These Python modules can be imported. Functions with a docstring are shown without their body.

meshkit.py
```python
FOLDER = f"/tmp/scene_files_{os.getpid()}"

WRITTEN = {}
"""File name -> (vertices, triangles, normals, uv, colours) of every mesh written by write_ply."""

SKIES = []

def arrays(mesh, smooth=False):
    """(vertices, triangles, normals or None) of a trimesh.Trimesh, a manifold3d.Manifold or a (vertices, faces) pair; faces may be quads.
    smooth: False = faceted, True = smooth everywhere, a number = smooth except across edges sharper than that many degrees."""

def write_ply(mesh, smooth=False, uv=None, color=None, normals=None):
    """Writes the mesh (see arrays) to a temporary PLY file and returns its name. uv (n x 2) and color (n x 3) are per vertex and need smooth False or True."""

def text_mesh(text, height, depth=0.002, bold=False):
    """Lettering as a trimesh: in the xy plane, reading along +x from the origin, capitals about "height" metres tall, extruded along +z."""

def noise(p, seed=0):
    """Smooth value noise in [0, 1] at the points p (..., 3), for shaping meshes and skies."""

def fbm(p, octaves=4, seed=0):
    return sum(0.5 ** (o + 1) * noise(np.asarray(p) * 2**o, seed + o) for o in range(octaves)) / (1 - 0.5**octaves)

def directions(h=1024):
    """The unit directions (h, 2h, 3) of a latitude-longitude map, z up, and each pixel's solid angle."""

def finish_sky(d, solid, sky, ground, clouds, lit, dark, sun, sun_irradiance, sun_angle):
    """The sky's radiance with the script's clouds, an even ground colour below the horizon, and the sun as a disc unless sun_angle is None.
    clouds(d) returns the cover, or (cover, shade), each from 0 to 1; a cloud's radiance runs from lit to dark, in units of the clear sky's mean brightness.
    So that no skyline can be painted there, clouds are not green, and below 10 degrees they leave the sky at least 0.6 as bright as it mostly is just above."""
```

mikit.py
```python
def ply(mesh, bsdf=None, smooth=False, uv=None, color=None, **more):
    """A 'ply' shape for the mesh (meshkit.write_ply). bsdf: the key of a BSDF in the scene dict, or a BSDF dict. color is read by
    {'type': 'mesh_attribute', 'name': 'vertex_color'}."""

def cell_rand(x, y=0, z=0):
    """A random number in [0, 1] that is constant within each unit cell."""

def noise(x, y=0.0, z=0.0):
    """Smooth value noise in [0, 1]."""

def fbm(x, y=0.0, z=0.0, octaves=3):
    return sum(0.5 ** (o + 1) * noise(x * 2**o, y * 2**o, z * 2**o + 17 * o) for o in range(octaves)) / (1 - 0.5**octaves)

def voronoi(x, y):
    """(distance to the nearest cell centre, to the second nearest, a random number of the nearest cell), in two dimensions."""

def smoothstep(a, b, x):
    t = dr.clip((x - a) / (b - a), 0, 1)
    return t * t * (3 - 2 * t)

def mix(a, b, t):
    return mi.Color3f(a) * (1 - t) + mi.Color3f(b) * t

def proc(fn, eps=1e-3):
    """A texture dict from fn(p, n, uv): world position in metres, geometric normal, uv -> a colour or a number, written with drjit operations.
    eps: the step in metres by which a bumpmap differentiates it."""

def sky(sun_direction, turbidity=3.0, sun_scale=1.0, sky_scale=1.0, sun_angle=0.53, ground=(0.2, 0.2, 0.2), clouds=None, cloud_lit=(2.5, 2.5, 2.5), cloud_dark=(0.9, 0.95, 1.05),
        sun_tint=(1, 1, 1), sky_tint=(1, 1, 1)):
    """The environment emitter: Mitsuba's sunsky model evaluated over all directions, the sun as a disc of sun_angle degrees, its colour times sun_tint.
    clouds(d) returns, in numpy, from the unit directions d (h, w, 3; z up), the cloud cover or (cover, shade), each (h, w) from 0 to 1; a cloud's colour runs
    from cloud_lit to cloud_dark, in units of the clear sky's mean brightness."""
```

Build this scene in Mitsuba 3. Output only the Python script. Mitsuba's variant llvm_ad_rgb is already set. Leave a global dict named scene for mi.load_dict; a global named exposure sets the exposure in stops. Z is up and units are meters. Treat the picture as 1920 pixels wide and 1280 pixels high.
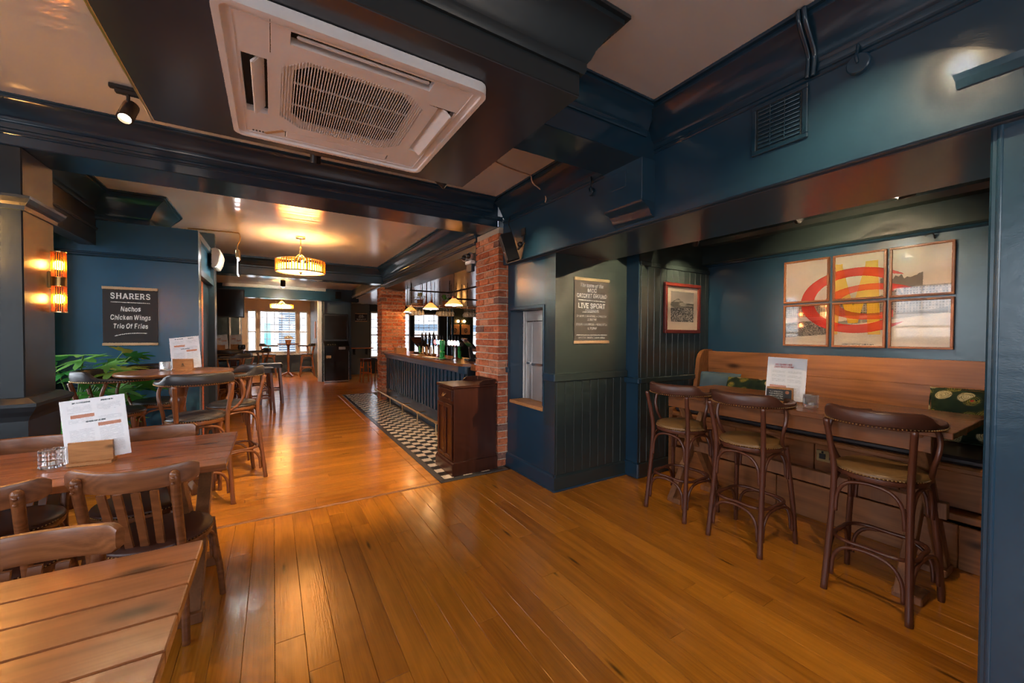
import math, random
import numpy as np
import trimesh
import drjit as dr
import mitsuba as mi
import mikit, meshkit
from mikit import proc, noise, fbm, cell_rand, smoothstep, mix
from shapely.geometry import Polygon, Point, box as sbox

rng = random.Random(7)
T = mi.ScalarTransform4f
PI = math.pi
scene, labels = {}, {}

# ------------------------------------------------------------------ camera, sky, exposure
exposure = 1.5
FPX, YAW, PITCH, ROLL, EYE = 735.354, math.radians(31.3427), math.radians(0.9699), math.radians(0.2687), 1.4
Fv = np.array([math.sin(YAW) * math.cos(PITCH), math.cos(YAW) * math.cos(PITCH), -math.sin(PITCH)])
Rv = np.array([math.cos(YAW), -math.sin(YAW), 0.0])
Uv = np.cross(Rv, Fv)
Up = Uv * math.cos(ROLL) - Rv * math.sin(ROLL)
scene['camera'] = {'type': 'perspective', 'fov': 2 * math.degrees(math.atan(960 / FPX)), 'fov_axis': 'x', 'near_clip': 0.05, 'far_clip': 200.0,
                   'to_world': T().look_at(origin=[0, 0, EYE], target=[float(v) for v in (np.array([0, 0, EYE]) + Fv)], up=[float(v) for v in Up])}


def cloud(d):
    return 0.55 + 0.45 * np.clip(meshkit.fbm(d * 3.0, 3, 5) * 1.6 - 0.5, 0, 1), 0.25


sky = mikit.sky([-0.5, 0.35, 0.75], turbidity=4.0, sun_scale=0.0, sky_scale=13.0, clouds=cloud, cloud_lit=(1.9, 1.95, 2.0), cloud_dark=(1.1, 1.15, 1.25), ground=(0.25, 0.25, 0.25))
sky['sampling_weight'] = 6.0
scene['sky'] = sky

WARM = (1.0, 0.45, 0.12)
WARMW = (1.0, 0.72, 0.42)


def spot(key, origin, target, power, cutoff=38.0, color=WARMW, beam=None):
    scene[key] = {'type': 'spot', 'to_world': T().look_at(origin=list(map(float, origin)), target=list(map(float, target)), up=[0.01, 0.02, 1] if abs(origin[2] - target[2]) < 5 * (abs(origin[0] - target[0]) + abs(origin[1] - target[1])) else [0, 1, 0]),
                  'cutoff_angle': float(cutoff), 'beam_width': float(beam if beam else cutoff * 0.55), 'intensity': {'type': 'rgb', 'value': [power * c for c in color]}}


# light levels and aims (lamps of the room, and added fill lamps)
L_CHAN, L_SCON, L_EXIT, L_PEND = 17.0, 110.0, 180.0, 90.0
SPOT_AIM = [(-.85, 1.6, 0.77), (.3, 4.4, 0), (2.56, 2.775, 1.55), None, (4.17, 1.30, 1.75), (3.70, 2.62, 1.7), None]
SPOT_P = [3.0, 12.0, 2.0, 15.0, 4.0, 1.2, 2.0]
FILL_LAMPS = [(-1.2, -.9, 1.95, 11.0), (1.2, -1.0, 1.95, 11.0)]


# ------------------------------------------------------------------ scene helpers
def uniq(key):
    if key not in scene and key not in labels and not any(k.startswith(key + '__') for k in (scene if key.count('__') == 0 else ())):
        return key
    i = 1
    while True:
        k = f'{key}_{i:03d}'
        if k not in scene and k not in labels:
            return k
        i += 1


_count = {}


def nkey(key):
    """Next free key of that name: name, name_001, name_002 ..."""
    n = _count.get(key, 0)
    _count[key] = n + 1
    return key if n == 0 else f'{key}_{n:03d}'


def thing(name, label, cat, group=None, kind=None):
    k = nkey(name)
    d = {}
    if label: d['label'] = label
    if cat: d['category'] = cat
    if group: d['group'] = group
    if kind: d['kind'] = kind
    labels[k] = d
    return k


def mk(m):
    return 'mat_' + m if isinstance(m, str) and not m.startswith('mat_') else m


def put(key, mesh, mat, smooth=False, to_world=None, label=None, kind=None, **kw):
    d = mesh if isinstance(mesh, dict) else mikit.ply(mesh, mk(mat), smooth=smooth, **kw)
    if to_world is not None:
        d = {**d, 'to_world': to_world}
    scene[key] = d
    if label or kind:
        labels.setdefault(key, {})
        if label: labels[key]['label'] = label
        if kind: labels[key]['kind'] = kind
    return key


def part(parent, name, mesh, mat=None, smooth=False, to_world=None, label=None, kind=None, **kw):
    return put(nkey(parent + '__' + name), mesh, mat, smooth, to_world, label, kind, **kw)


def single(name, mesh, mat, label, cat, smooth=False, group=None, to_world=None, kind=None, **kw):
    k = thing(name, label, cat, group, kind)
    put(k, mesh, mat, smooth, to_world, **kw)
    return k


def struct(name, mesh, mat, label=None, smooth=False, to_world=None, **kw):
    k = nkey(name)
    labels[k] = {'kind': 'structure'}
    if label: labels[k]['label'] = label
    if mesh is not None:
        put(k, mesh, mat, smooth, to_world, **kw)
    return k


class Proto:
    """A thing with parts, built once and placed many times."""
    def __init__(self):
        self.parts, self.n = [], {}

    def add(self, name, mesh, mat, smooth=False, label=None, kind=None, emitter=None, **kw):
        c = self.n.get(name, 0); self.n[name] = c + 1
        full = name if c == 0 else f'{name}_{c:03d}'
        d = mikit.ply(mesh, mk(mat), smooth=smooth, **kw)
        if emitter: d['emitter'] = {'type': 'area', 'radiance': {'type': 'rgb', 'value': list(emitter)}}
        self.parts.append((full, d, label, kind))
        return full

    def place(self, name, tw, label, cat, group=None, drop=()):
        k = thing(name, label, cat, group)
        for full, d, lab, kind in self.parts:
            if full.split('__')[0].rstrip('_0123456789') in drop: continue
            put(k + '__' + full, {**d, 'to_world': tw}, None, label=lab, kind=kind)
        return k


def at(x, y, z=0.0, deg=0.0, s=1.0):
    return T().translate([x, y, z]).rotate([0, 0, 1], deg).scale(s)


def face(fx, fy):
    return math.degrees(math.atan2(-fx, fy))


# ------------------------------------------------------------------ mesh helpers
def M(v, f):
    return trimesh.Trimesh(np.asarray(v, float), np.asarray(f, int), process=False)


def join(*ms):
    out = []
    for m in ms:
        out += list(m) if isinstance(m, (list, tuple)) else [m]
    return trimesh.util.concatenate(out)


def _cb_topology():
    v = []
    for sx in (-1, 1):
        for sy in (-1, 1):
            for sz in (-1, 1):
                for ax in range(3):
                    p = [sx * 1.0, sy * 1.0, sz * 1.0]
                    q = [p[i] * (1.0 if i == ax else 0.7) for i in range(3)]
                    v.append(q)
    v = np.array(v)
    hull = trimesh.convex.convex_hull(v)
    idx = [int(np.argmin(np.linalg.norm(v - h, axis=1))) for h in hull.vertices]
    return np.array(idx)[hull.faces]


CBF = _cb_topology()


def cbox(x0, x1, y0, y1, z0, z1, c=0.004):
    c = min(c, 0.45 * min(x1 - x0, y1 - y0, z1 - z0))
    h = [(x1 - x0) / 2, (y1 - y0) / 2, (z1 - z0) / 2]
    o = [(x1 + x0) / 2, (y1 + y0) / 2, (z1 + z0) / 2]
    v = []
    for sx in (-1, 1):
        for sy in (-1, 1):
            for sz in (-1, 1):
                for ax in range(3):
                    s = (sx, sy, sz)
                    v.append([o[i] + s[i] * (h[i] if i == ax else h[i] - c) for i in range(3)])
    return M(v, CBF)


def bx(x0, x1, y0, y1, z0, z1):
    v = [[x, y, z] for x in (x0, x1) for y in (y0, y1) for z in (z0, z1)]
    f = [[0, 1, 3], [0, 3, 2], [4, 6, 7], [4, 7, 5], [0, 4, 5], [0, 5, 1], [2, 3, 7], [2, 7, 6], [0, 2, 6], [0, 6, 4], [1, 5, 7], [1, 7, 3]]
    return M(v, f)


def loft(rings, cap=True, loop=False):
    rings = np.asarray(rings, float)
    m, k = rings.shape[:2]
    v = rings.reshape(-1, 3)
    f = []
    for i in range(m if loop else m - 1):
        j = (i + 1) % m
        for a in range(k):
            b = (a + 1) % k
            f += [[i * k + a, i * k + b, j * k + b], [i * k + a, j * k + b, j * k + a]]
    if cap and not loop:
        c0, c1 = len(v), len(v) + 1
        v = np.vstack([v, rings[0].mean(0), rings[-1].mean(0)])
        for a in range(k):
            b = (a + 1) % k
            f += [[c0, b, a], [c1, (m - 1) * k + a, (m - 1) * k + b]]
    me = M(v, f)
    if me.volume < 0: me.invert()
    return me


def catmull(pts, n=6, closed=False):
    P = np.asarray(pts, float)
    out = []
    N = len(P)
    for i in range(N if closed else N - 1):
        if closed:
            p0, p1, p2, p3 = P[(i - 1) % N], P[i], P[(i + 1) % N], P[(i + 2) % N]
        else:
            p0, p1, p2, p3 = P[max(i - 1, 0)], P[i], P[i + 1], P[min(i + 2, N - 1)]
        for t in np.arange(n) / n:
            out.append(0.5 * ((2 * p1) + (-p0 + p2) * t + (2 * p0 - 5 * p1 + 4 * p2 - p3) * t * t + (-p0 + 3 * p1 - 3 * p2 + p3) * t ** 3))
    if not closed: out.append(P[-1])
    return np.array(out)


def frames(P, closed=False):
    P = np.asarray(P, float)
    if closed:
        t = np.roll(P, -1, 0) - np.roll(P, 1, 0)
    else:
        t = np.gradient(P, axis=0)
    t /= np.linalg.norm(t, axis=1, keepdims=True) + 1e-12
    a = np.cross(t[0], [0, 0, 1.0] if abs(t[0][2]) < 0.9 else [0, 1.0, 0])
    a /= np.linalg.norm(a)
    A = [a]
    for i in range(1, len(P)):
        b = A[-1] - t[i] * (A[-1] @ t[i])
        b /= np.linalg.norm(b) + 1e-12
        A.append(b)
    A = np.array(A)
    return A, np.cross(t, A)


def tube(P, r, n=10, closed=False):
    P = np.asarray(P, float)
    A, B = frames(P, closed)
    r = np.broadcast_to(np.asarray(r, float), (len(P),))
    ang = np.arange(n) * 2 * PI / n
    rings = P[:, None] + r[:, None, None] * (np.cos(ang)[None, :, None] * A[:, None] + np.sin(ang)[None, :, None] * B[:, None])
    return loft(rings, loop=closed)


def cyl(p0, p1, r0, r1=None, n=14):
    return tube(np.array([p0, p1], float), [r0, r0 if r1 is None else r1], n)


def lathe(prof, n=24, c=(0, 0, 0)):
    """prof: (r, z) from bottom to top"""
    ang = np.arange(n) * 2 * PI / n
    rings = [[[c[0] + max(r, 1e-4) * math.cos(a), c[1] + max(r, 1e-4) * math.sin(a), c[2] + z] for a in ang] for r, z in prof]
    return loft(rings)


def prism(poly, axis, a0, a1):
    """poly: list of 2D points; axis x -> points are (y, z), y -> (x, z), z -> (x, y)"""
    pg = poly if isinstance(poly, Polygon) else Polygon(poly)
    m = trimesh.creation.extrude_polygon(pg, a1 - a0, engine='earcut')
    v = np.array(m.vertices)
    p, q, e = v[:, 0], v[:, 1], v[:, 2] + a0
    if axis == 'x': w = np.stack([e, p, q], 1)
    elif axis == 'y': w = np.stack([p, e, q], 1)
    else: w = np.stack([p, q, e], 1)
    m = M(w, m.faces)
    if m.volume < 0: m.invert()
    return m


def rrect(x0, y0, x1, y1, r, n=6):
    return sbox(x0 + r, y0 + r, x1 - r, y1 - r).buffer(r, quad_segs=n)


def xf(mesh, mat):
    m = mesh.copy(); m.apply_transform(mat); return m


def rotz(a, c=(0, 0, 0)):
    return trimesh.transformations.rotation_matrix(a, [0, 0, 1], c)


def ico(c, r, sub=2, s=(1, 1, 1)):
    m = trimesh.creation.icosphere(subdivisions=sub, radius=1.0)
    return M(np.array(m.vertices) * np.array(s) * r + np.array(c), m.faces)


NEGY = np.array([[1, 0, 0, 0], [0, 0, -1, 0], [0, 1, 0, 0], [0, 0, 0, 1.0]])     # drawing plane -> wall seen from -y
NEGX = np.array([[0, 0, -1, 0], [-1, 0, 0, 0], [0, 1, 0, 0], [0, 0, 0, 1.0]])    # drawing plane -> wall seen from -x


def slab_text(s, h, width, depth=0.001):
    """Bold capitals with slab serifs, spaced to the width."""
    ms, x = [], 0.0
    for ch in s:
        g = meshkit.text_mesh(ch, h, depth, True)
        b = g.bounds
        g.apply_translation([x - b[0][0], 0, 0]); b = g.bounds
        t_, w_ = .11 * h, .17 * h
        def bar(xc, y): return bx(xc - w_, xc + w_, y, y + t_, 0, depth)
        l, r = b[0][0] + .09 * h, b[1][0] - .09 * h
        sp = []
        if ch in 'HAR': sp += [bar(l, 0), bar(r, 0)]
        if ch in 'E': sp += [bar(l, 0)]
        if ch in 'H': sp += [bar(l, h - t_), bar(r, h - t_)]
        if ch in 'RE': sp += [bar(l, h - t_)]
        ms += [g] + sp
        x += b[1][0] - b[0][0] + .26 * h
    m = join(ms); b = m.bounds
    S = np.eye(4); S[0, 0] = width / (b[1][0] - b[0][0]); S[0, 3] = -S[0, 0] * (b[0][0] + b[1][0]) / 2
    m.apply_transform(S)
    return m


def text(s, h, width=None, bold=False, hand=False, center=True, seed=1, depth=0.0015):
    """Lettering in the xy plane, centred on x = 0, baseline at y = 0, scaled to the given width."""
    if hand:
        r = random.Random(seed)
        ms, x = [], 0.0
        for ch in s:
            if ch == ' ':
                x += 0.30 * h; continue
            g = meshkit.text_mesh(ch, h, depth, bold)
            b = g.bounds
            a = r.uniform(-0.10, 0.10); sc = r.uniform(0.97, 1.04)
            S = np.eye(4); S[0, 1] = math.tan(0.10 + a * 0.5); S[0, 0] = 0.86 * sc; S[1, 1] = sc
            g = xf(g, trimesh.transformations.rotation_matrix(a * 0.6, [0, 0, 1]) @ S)
            b = g.bounds
            g.apply_translation([x - b[0][0], r.uniform(-0.03, 0.03) * h, 0])
            ms.append(g); x += b[1][0] - b[0][0] + 0.10 * h
        m = join(ms)
    else:
        m = meshkit.text_mesh(s, h, depth, bold)
    b = m.bounds
    if center: m.apply_translation([-(b[0][0] + b[1][0]) / 2, 0, 0])
    if width:
        S = np.eye(4); S[0, 0] = width / (b[1][0] - b[0][0]); m.apply_transform(S)
    return m


# ------------------------------------------------------------------ materials
def principled(color, rough=0.5, spec=0.5, metal=0.0, **kw):
    c = color if isinstance(color, dict) else {'type': 'rgb', 'value': list(color)}
    return {'type': 'principled', 'base_color': c, 'roughness': rough, 'specular': spec, 'metallic': metal, **kw}


def bumped(bsdf, fn, scale, eps=1e-3):
    return {'type': 'bumpmap', 'arbitrary': proc(fn, eps), 'scale': scale, 'bsdf': bsdf}


def mat(key, bsdf, two=True):
    scene['mat_' + key] = {'type': 'twosided', 'bsdf': bsdf} if two else bsdf
    return 'mat_' + key


def wood(axis, light, dark, s=1.0, seed=0.0, ring=0.5, knots=0.0):
    def f(p, n, uv):
        a = [p.x, p.y, p.z]
        u, v, w = a[axis], a[(axis + 1) % 3], a[(axis + 2) % 3]
        g = fbm(u * 1.3 * s + seed, v * 24 * s, w * 24 * s, 2)
        fine = noise(u * 7 * s, v * 190 * s + seed, w * 190 * s)
        fig = fbm(u * 0.9 * s + seed * 3, v * 6 * s, w * 6 * s, 2)
        rings = 0.5 + 0.5 * dr.sin(fig * 60.0)
        t = dr.clip(0.55 * g + ring * 0.35 * rings + 0.22 * fine - 0.12, 0, 1)
        c = mix(light, dark, t)
        if knots:
            k1, k2, kr = mikit.voronoi(u * 1.6 * s + seed, (v + w) * 4.2 * s)
            kk = dr.select(kr > 0.5, 1 - smoothstep(0.02, 0.13, k1), 0.0)
            c = c * (1 - knots * kk)
        return c
    return f


def hash_rand(x, y=0, z=0):
    x, y, z = (int(math.floor(v)) + 1000000 for v in (x, y, z))
    h = (x * 374761393 + y * 668265263 + z * 2147483647) & 0xFFFFFFFF
    h = ((h ^ (h >> 13)) * 1274126177) & 0xFFFFFFFF
    return ((h ^ (h >> 16)) & 0xFFFFFF) / 16777215.0


BW, BL = 0.12, 1.7        # board width and length of the floor by the camera
B2W, B2L = 0.10, 1.5      # of the room by the bar


def floor_fn(u_axis, bw, bl, light, dark, seed):
    def f(p, n, uv):
        u, v = (p.y, p.x) if u_axis == 1 else (p.x, p.y)
        row = dr.floor(v / bw + 1e-4)
        off = cell_rand(row, 7 + seed) * bl
        col = dr.floor((u + off) / bl)
        tone = cell_rand(row, col, 3 + seed)
        sh = tone * 37.0
        g = fbm(u * 1.5 + sh, v * 34 + sh, 0, 2)
        fig = fbm(u * 1.1 + sh, v * 9 + sh * 2, 1, 2)
        rings = 0.5 + 0.5 * dr.sin(fig * 52.0)
        fine = noise(u * 9, v * 260 + sh)
        t = dr.clip(0.42 * g + 0.12 * rings + 0.20 * fine + 0.46 * (tone - 0.5) + .06, 0, 1)
        c = mix(light, dark, t)
        k1, k2, kr = mikit.voronoi(u * 1.0 + sh, v * 6.0)
        kk = dr.select(kr > 0.86, 1 - smoothstep(0.01, 0.09, k1), 0.0)
        return c * (1 - 0.75 * kk)
    return f


def paint_bump(p, n, uv):
    return noise(p.x * 260, p.y * 260, p.z * 260) * 0.6 + 1.6 * noise(p.x * 34, p.y * 34, p.z * 34)


def brick_fn(c):
    def f(p, n, uv):
        a = fbm(p.x * 38 + 3, p.y * 38, p.z * 38, 3)
        s = noise(p.x * 190, p.y * 190, p.z * 190)
        k = dr.clip(0.65 + 0.75 * a + 0.28 * s, 0.3, 1.5)
        dark = 1 - 0.3 * smoothstep(0.62, 0.75, noise(p.x * 26, p.y * 26, p.z * 26 + 9))
        return mi.Color3f(c) * k * dark + mi.Color3f(0.10, 0.08, 0.06) * smoothstep(0.66, 0.80, a)
    return f


BLUE = (0.0105, 0.036, 0.064)
mat('paint', bumped(principled(BLUE, 0.22, 0.65), paint_bump, 0.0003))
mat('paint_green_lit', principled((0.10, 0.105, 0.085), 0.4, 0.4))  # paler green in place of the light on the far walls
mat('paint_daylit', bumped(principled((0.026, 0.098, 0.165), 0.28, 0.6), paint_bump, 0.0002))  # blue lightened to stand in for daylight on the sharers wall
mat('paint_gloss', principled((0.008, 0.029, 0.052), 0.14, 0.7))
mat('paint_dark', bumped(principled((0.012, 0.020, 0.025), 0.36, 0.5), paint_bump, 0.00016))
mat('paint_green', bumped(principled((0.017, 0.027, 0.027), 0.26, 0.6), paint_bump, 0.00014))
mat('soffit', principled((0.030, 0.038, 0.050), 0.22, 0.6))
mat('ceiling', bumped(principled((0.51, 0.495, 0.48), 0.17, 0.8), lambda p, n, uv: 3.0 * noise(p.x * 3, p.y * 30) + 0.5 * noise(p.x * 120, p.y * 120), 0.0006))
mat('ceiling_matte', principled((0.40, 0.35, 0.31), 0.45, 0.4))
FL, FD = (0.50, 0.178, 0.016), (0.20, 0.058, 0.006)
mat('floor_near', bumped(principled(proc(floor_fn(1, BW, BL, FL, FD, 0)), 0.17, 0.75), lambda p, n, uv: noise(p.x * 300, p.y * 14) + 3.0 * noise(p.x * 9, p.y * 3), 0.00022))
mat('floor_far', bumped(principled(proc(floor_fn(0, B2W, B2L, (0.46, 0.165, 0.020), (0.19, 0.056, 0.007), 5)), 0.17, 0.7), lambda p, n, uv: noise(p.x * 14, p.y * 300) + 3.0 * noise(p.x * 3, p.y * 11), 0.00022))
mat('floor_gap', principled((0.03, 0.014, 0.006), 0.7))
mat('table_wood', principled(proc(wood(0, (0.31, 0.100, 0.027), (0.095, 0.025, 0.008), 1.0, 0.0, 0.6, 0.7)), 0.24, 0.5))
mat('trestle_wood', principled(proc(wood(2, (0.24, 0.10, 0.040), (0.09, 0.032, 0.014), 1.0, 3.0)), 0.4, 0.4))
mat('chair_wood', principled(proc(wood(0, (0.22, 0.080, 0.028), (0.085, 0.026, 0.010), 1.6, 2.0, 0.8)), 0.30, 0.5))
mat('bent_wood', principled((0.072, 0.022, 0.012), 0.26, 0.55))
mat('bent_wood_warm', principled((0.150, 0.050, 0.018), 0.26, 0.55))
mat('leather_brown', principled((0.060, 0.022, 0.014), 0.36, 0.5))
mat('leather_tan', principled((0.16, 0.085, 0.030), 0.34, 0.5))
mat('leather_black', principled((0.022, 0.020, 0.022), 0.34, 0.5))
mat('leather_blue', principled((0.03, 0.05, 0.09), 0.30, 0.5))
mat('bench_wood', principled(proc(wood(1, (0.30, 0.115, 0.036), (0.105, 0.034, 0.012), 0.8, 5.0, 0.7, 0.75)), 0.36, 0.4))
mat('alcove_table', principled(proc(wood(1, (0.20, 0.074, 0.025), (0.075, 0.024, 0.009), 1.0, 8.0, 0.5, 0.3)), 0.26, 0.5))
mat('mahogany', principled(proc(wood(2, (0.050, 0.013, 0.006), (0.014, 0.004, 0.003), 0.8, 4.0, 0.4)), 0.25, 0.5))
mat('pine', principled(proc(wood(0, (0.50, 0.235, 0.085), (0.26, 0.095, 0.030), 2.5, 1.0, 0.5, 0.6)), 0.5, 0.3))
mat('orange_wood', principled((0.48, 0.12, 0.025), 0.35, 0.4))
mat('bar_top', principled(proc(wood(1, (0.24, 0.085, 0.028), (0.10, 0.032, 0.012), 1.2, 6.0)), 0.2, 0.55))
mat('brass', principled((0.78, 0.58, 0.30), 0.22, 0.5, 1.0))
mat('brass_dark', principled((0.40, 0.24, 0.09), 0.3, 0.5, 1.0))
mat('copper', principled((0.75, 0.32, 0.17), 0.22, 0.5, 1.0))
mat('steel', principled((0.62, 0.60, 0.58), 0.48, 0.5, 1.0))
mat('chrome', principled((0.75, 0.75, 0.76), 0.12, 0.5, 1.0))
mat('black_metal', principled((0.014, 0.014, 0.015), 0.35, 0.5))
mat('black_gloss', principled((0.008, 0.008, 0.009), 0.10, 0.6))
mat('black_matte', principled((0.012, 0.012, 0.012), 0.7, 0.3))
mat('white_plastic', principled((0.80, 0.80, 0.81), 0.35, 0.5))
mat('white_paint', principled((0.70, 0.69, 0.67), 0.4, 0.4))
mat('beige_paint', principled((0.50, 0.36, 0.26), 0.4, 0.4))
mat('chalkboard', principled((0.030, 0.026, 0.025), 0.55, 0.3))
mat('chalk', principled((0.82, 0.79, 0.74), 0.8, 0.2))
mat('batten', principled((0.56, 0.36, 0.20), 0.5, 0.3))
mat('mount_card', principled((0.50, 0.42, 0.34), 0.6, 0.3))
mat('frame_wood', principled((0.20, 0.070, 0.028), 0.35, 0.4))
mat('frame_red', principled((0.11, 0.014, 0.009), 0.3, 0.5))
mat('tile_black', principled((0.020, 0.018, 0.018), 0.22, 0.5))
mat('tile_cream', principled((0.74, 0.62, 0.48), 0.24, 0.5))
mat('tile_grey', principled((0.060, 0.052, 0.048), 0.28, 0.5))
mat('grout', principled((0.12, 0.10, 0.08), 0.8, 0.2))
mat('mortar', principled((0.47, 0.37, 0.28), 0.9, 0.2))
for i, c in enumerate([(0.40, 0.125, 0.055), (0.31, 0.088, 0.042), (0.17, 0.085, 0.065), (0.48, 0.21, 0.115), (0.40, 0.165, 0.090)]):
    mat(f'brick_{i}', principled(proc(brick_fn(c)), 0.85, 0.2))
mat('green', principled((0.02, 0.30, 0.06), 0.3, 0.5))
mat('red', principled((0.5, 0.02, 0.03), 0.3, 0.5))
mat('terracotta', principled((0.20, 0.09, 0.05), 0.7, 0.2))
mat('candle', principled((0.8, 0.72, 0.6), 0.6, 0.3))
mat('leaf', {'type': 'principledthin', 'base_color': {'type': 'rgb', 'value': [0.10, 0.34, 0.06]}, 'roughness': 0.28, 'spec_trans': 0.0, 'diff_trans': 0.5}, two=False)
mat('leaf_pale', {'type': 'principledthin', 'base_color': {'type': 'rgb', 'value': [0.20, 0.46, 0.12]}, 'roughness': 0.22, 'spec_trans': 0.0, 'diff_trans': 0.5}, two=False)
mat('leaf_deep', {'type': 'principledthin', 'base_color': {'type': 'rgb', 'value': [0.035, 0.17, 0.04]}, 'roughness': 0.22, 'spec_trans': 0.0, 'diff_trans': 0.5}, two=False)
mat('leaf_olive', {'type': 'principledthin', 'base_color': {'type': 'rgb', 'value': [0.30, 0.30, 0.05]}, 'roughness': 0.3, 'spec_trans': 0.0, 'diff_trans': 0.5}, two=False)
mat('leaf_stem', principled((0.10, 0.20, 0.05), 0.4, 0.4))
mat('amber_glass', {'type': 'principledthin', 'base_color': {'type': 'rgb', 'value': [0.90, 0.40, 0.08]}, 'roughness': 0.15, 'spec_trans': 0.7, 'diff_trans': 0.8}, two=False)
mat('glass', {'type': 'dielectric', 'int_ior': 1.5}, two=False)
mat('pane', {'type': 'thindielectric', 'int_ior': 1.5}, two=False)
mat('glassy', {'type': 'blendbsdf', 'weight': 0.18, 'a': {'type': 'thindielectric', 'int_ior': 1.5}, 'b': {'type': 'twosided', 'bsdf': principled((0.6, 0.6, 0.6), 0.1, 0.9)}}, two=False)
mat('blue_leather', principled((0.03, 0.10, 0.22), 0.3, 0.5))
mat('thin_glass', {'type': 'thindielectric', 'int_ior': 1.5}, two=False)
mat('lamp', principled((0.8, 0.75, 0.7), 0.6))
mat('facade', principled((0.60, 0.60, 0.60), 0.8, 0.2))
mat('shutter', principled((0.10, 0.14, 0.18), 0.5, 0.3))
mat('teal', principled((0.10, 0.30, 0.34), 0.5, 0.3))
mat('asphalt', principled((0.30, 0.30, 0.30), 0.9, 0.2))
mat('cushion_blue', principled((0.075, 0.115, 0.135), 0.85, 0.2))
mat('socket', principled((0.45, 0.36, 0.18), 0.3, 0.5, 1.0))


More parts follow.
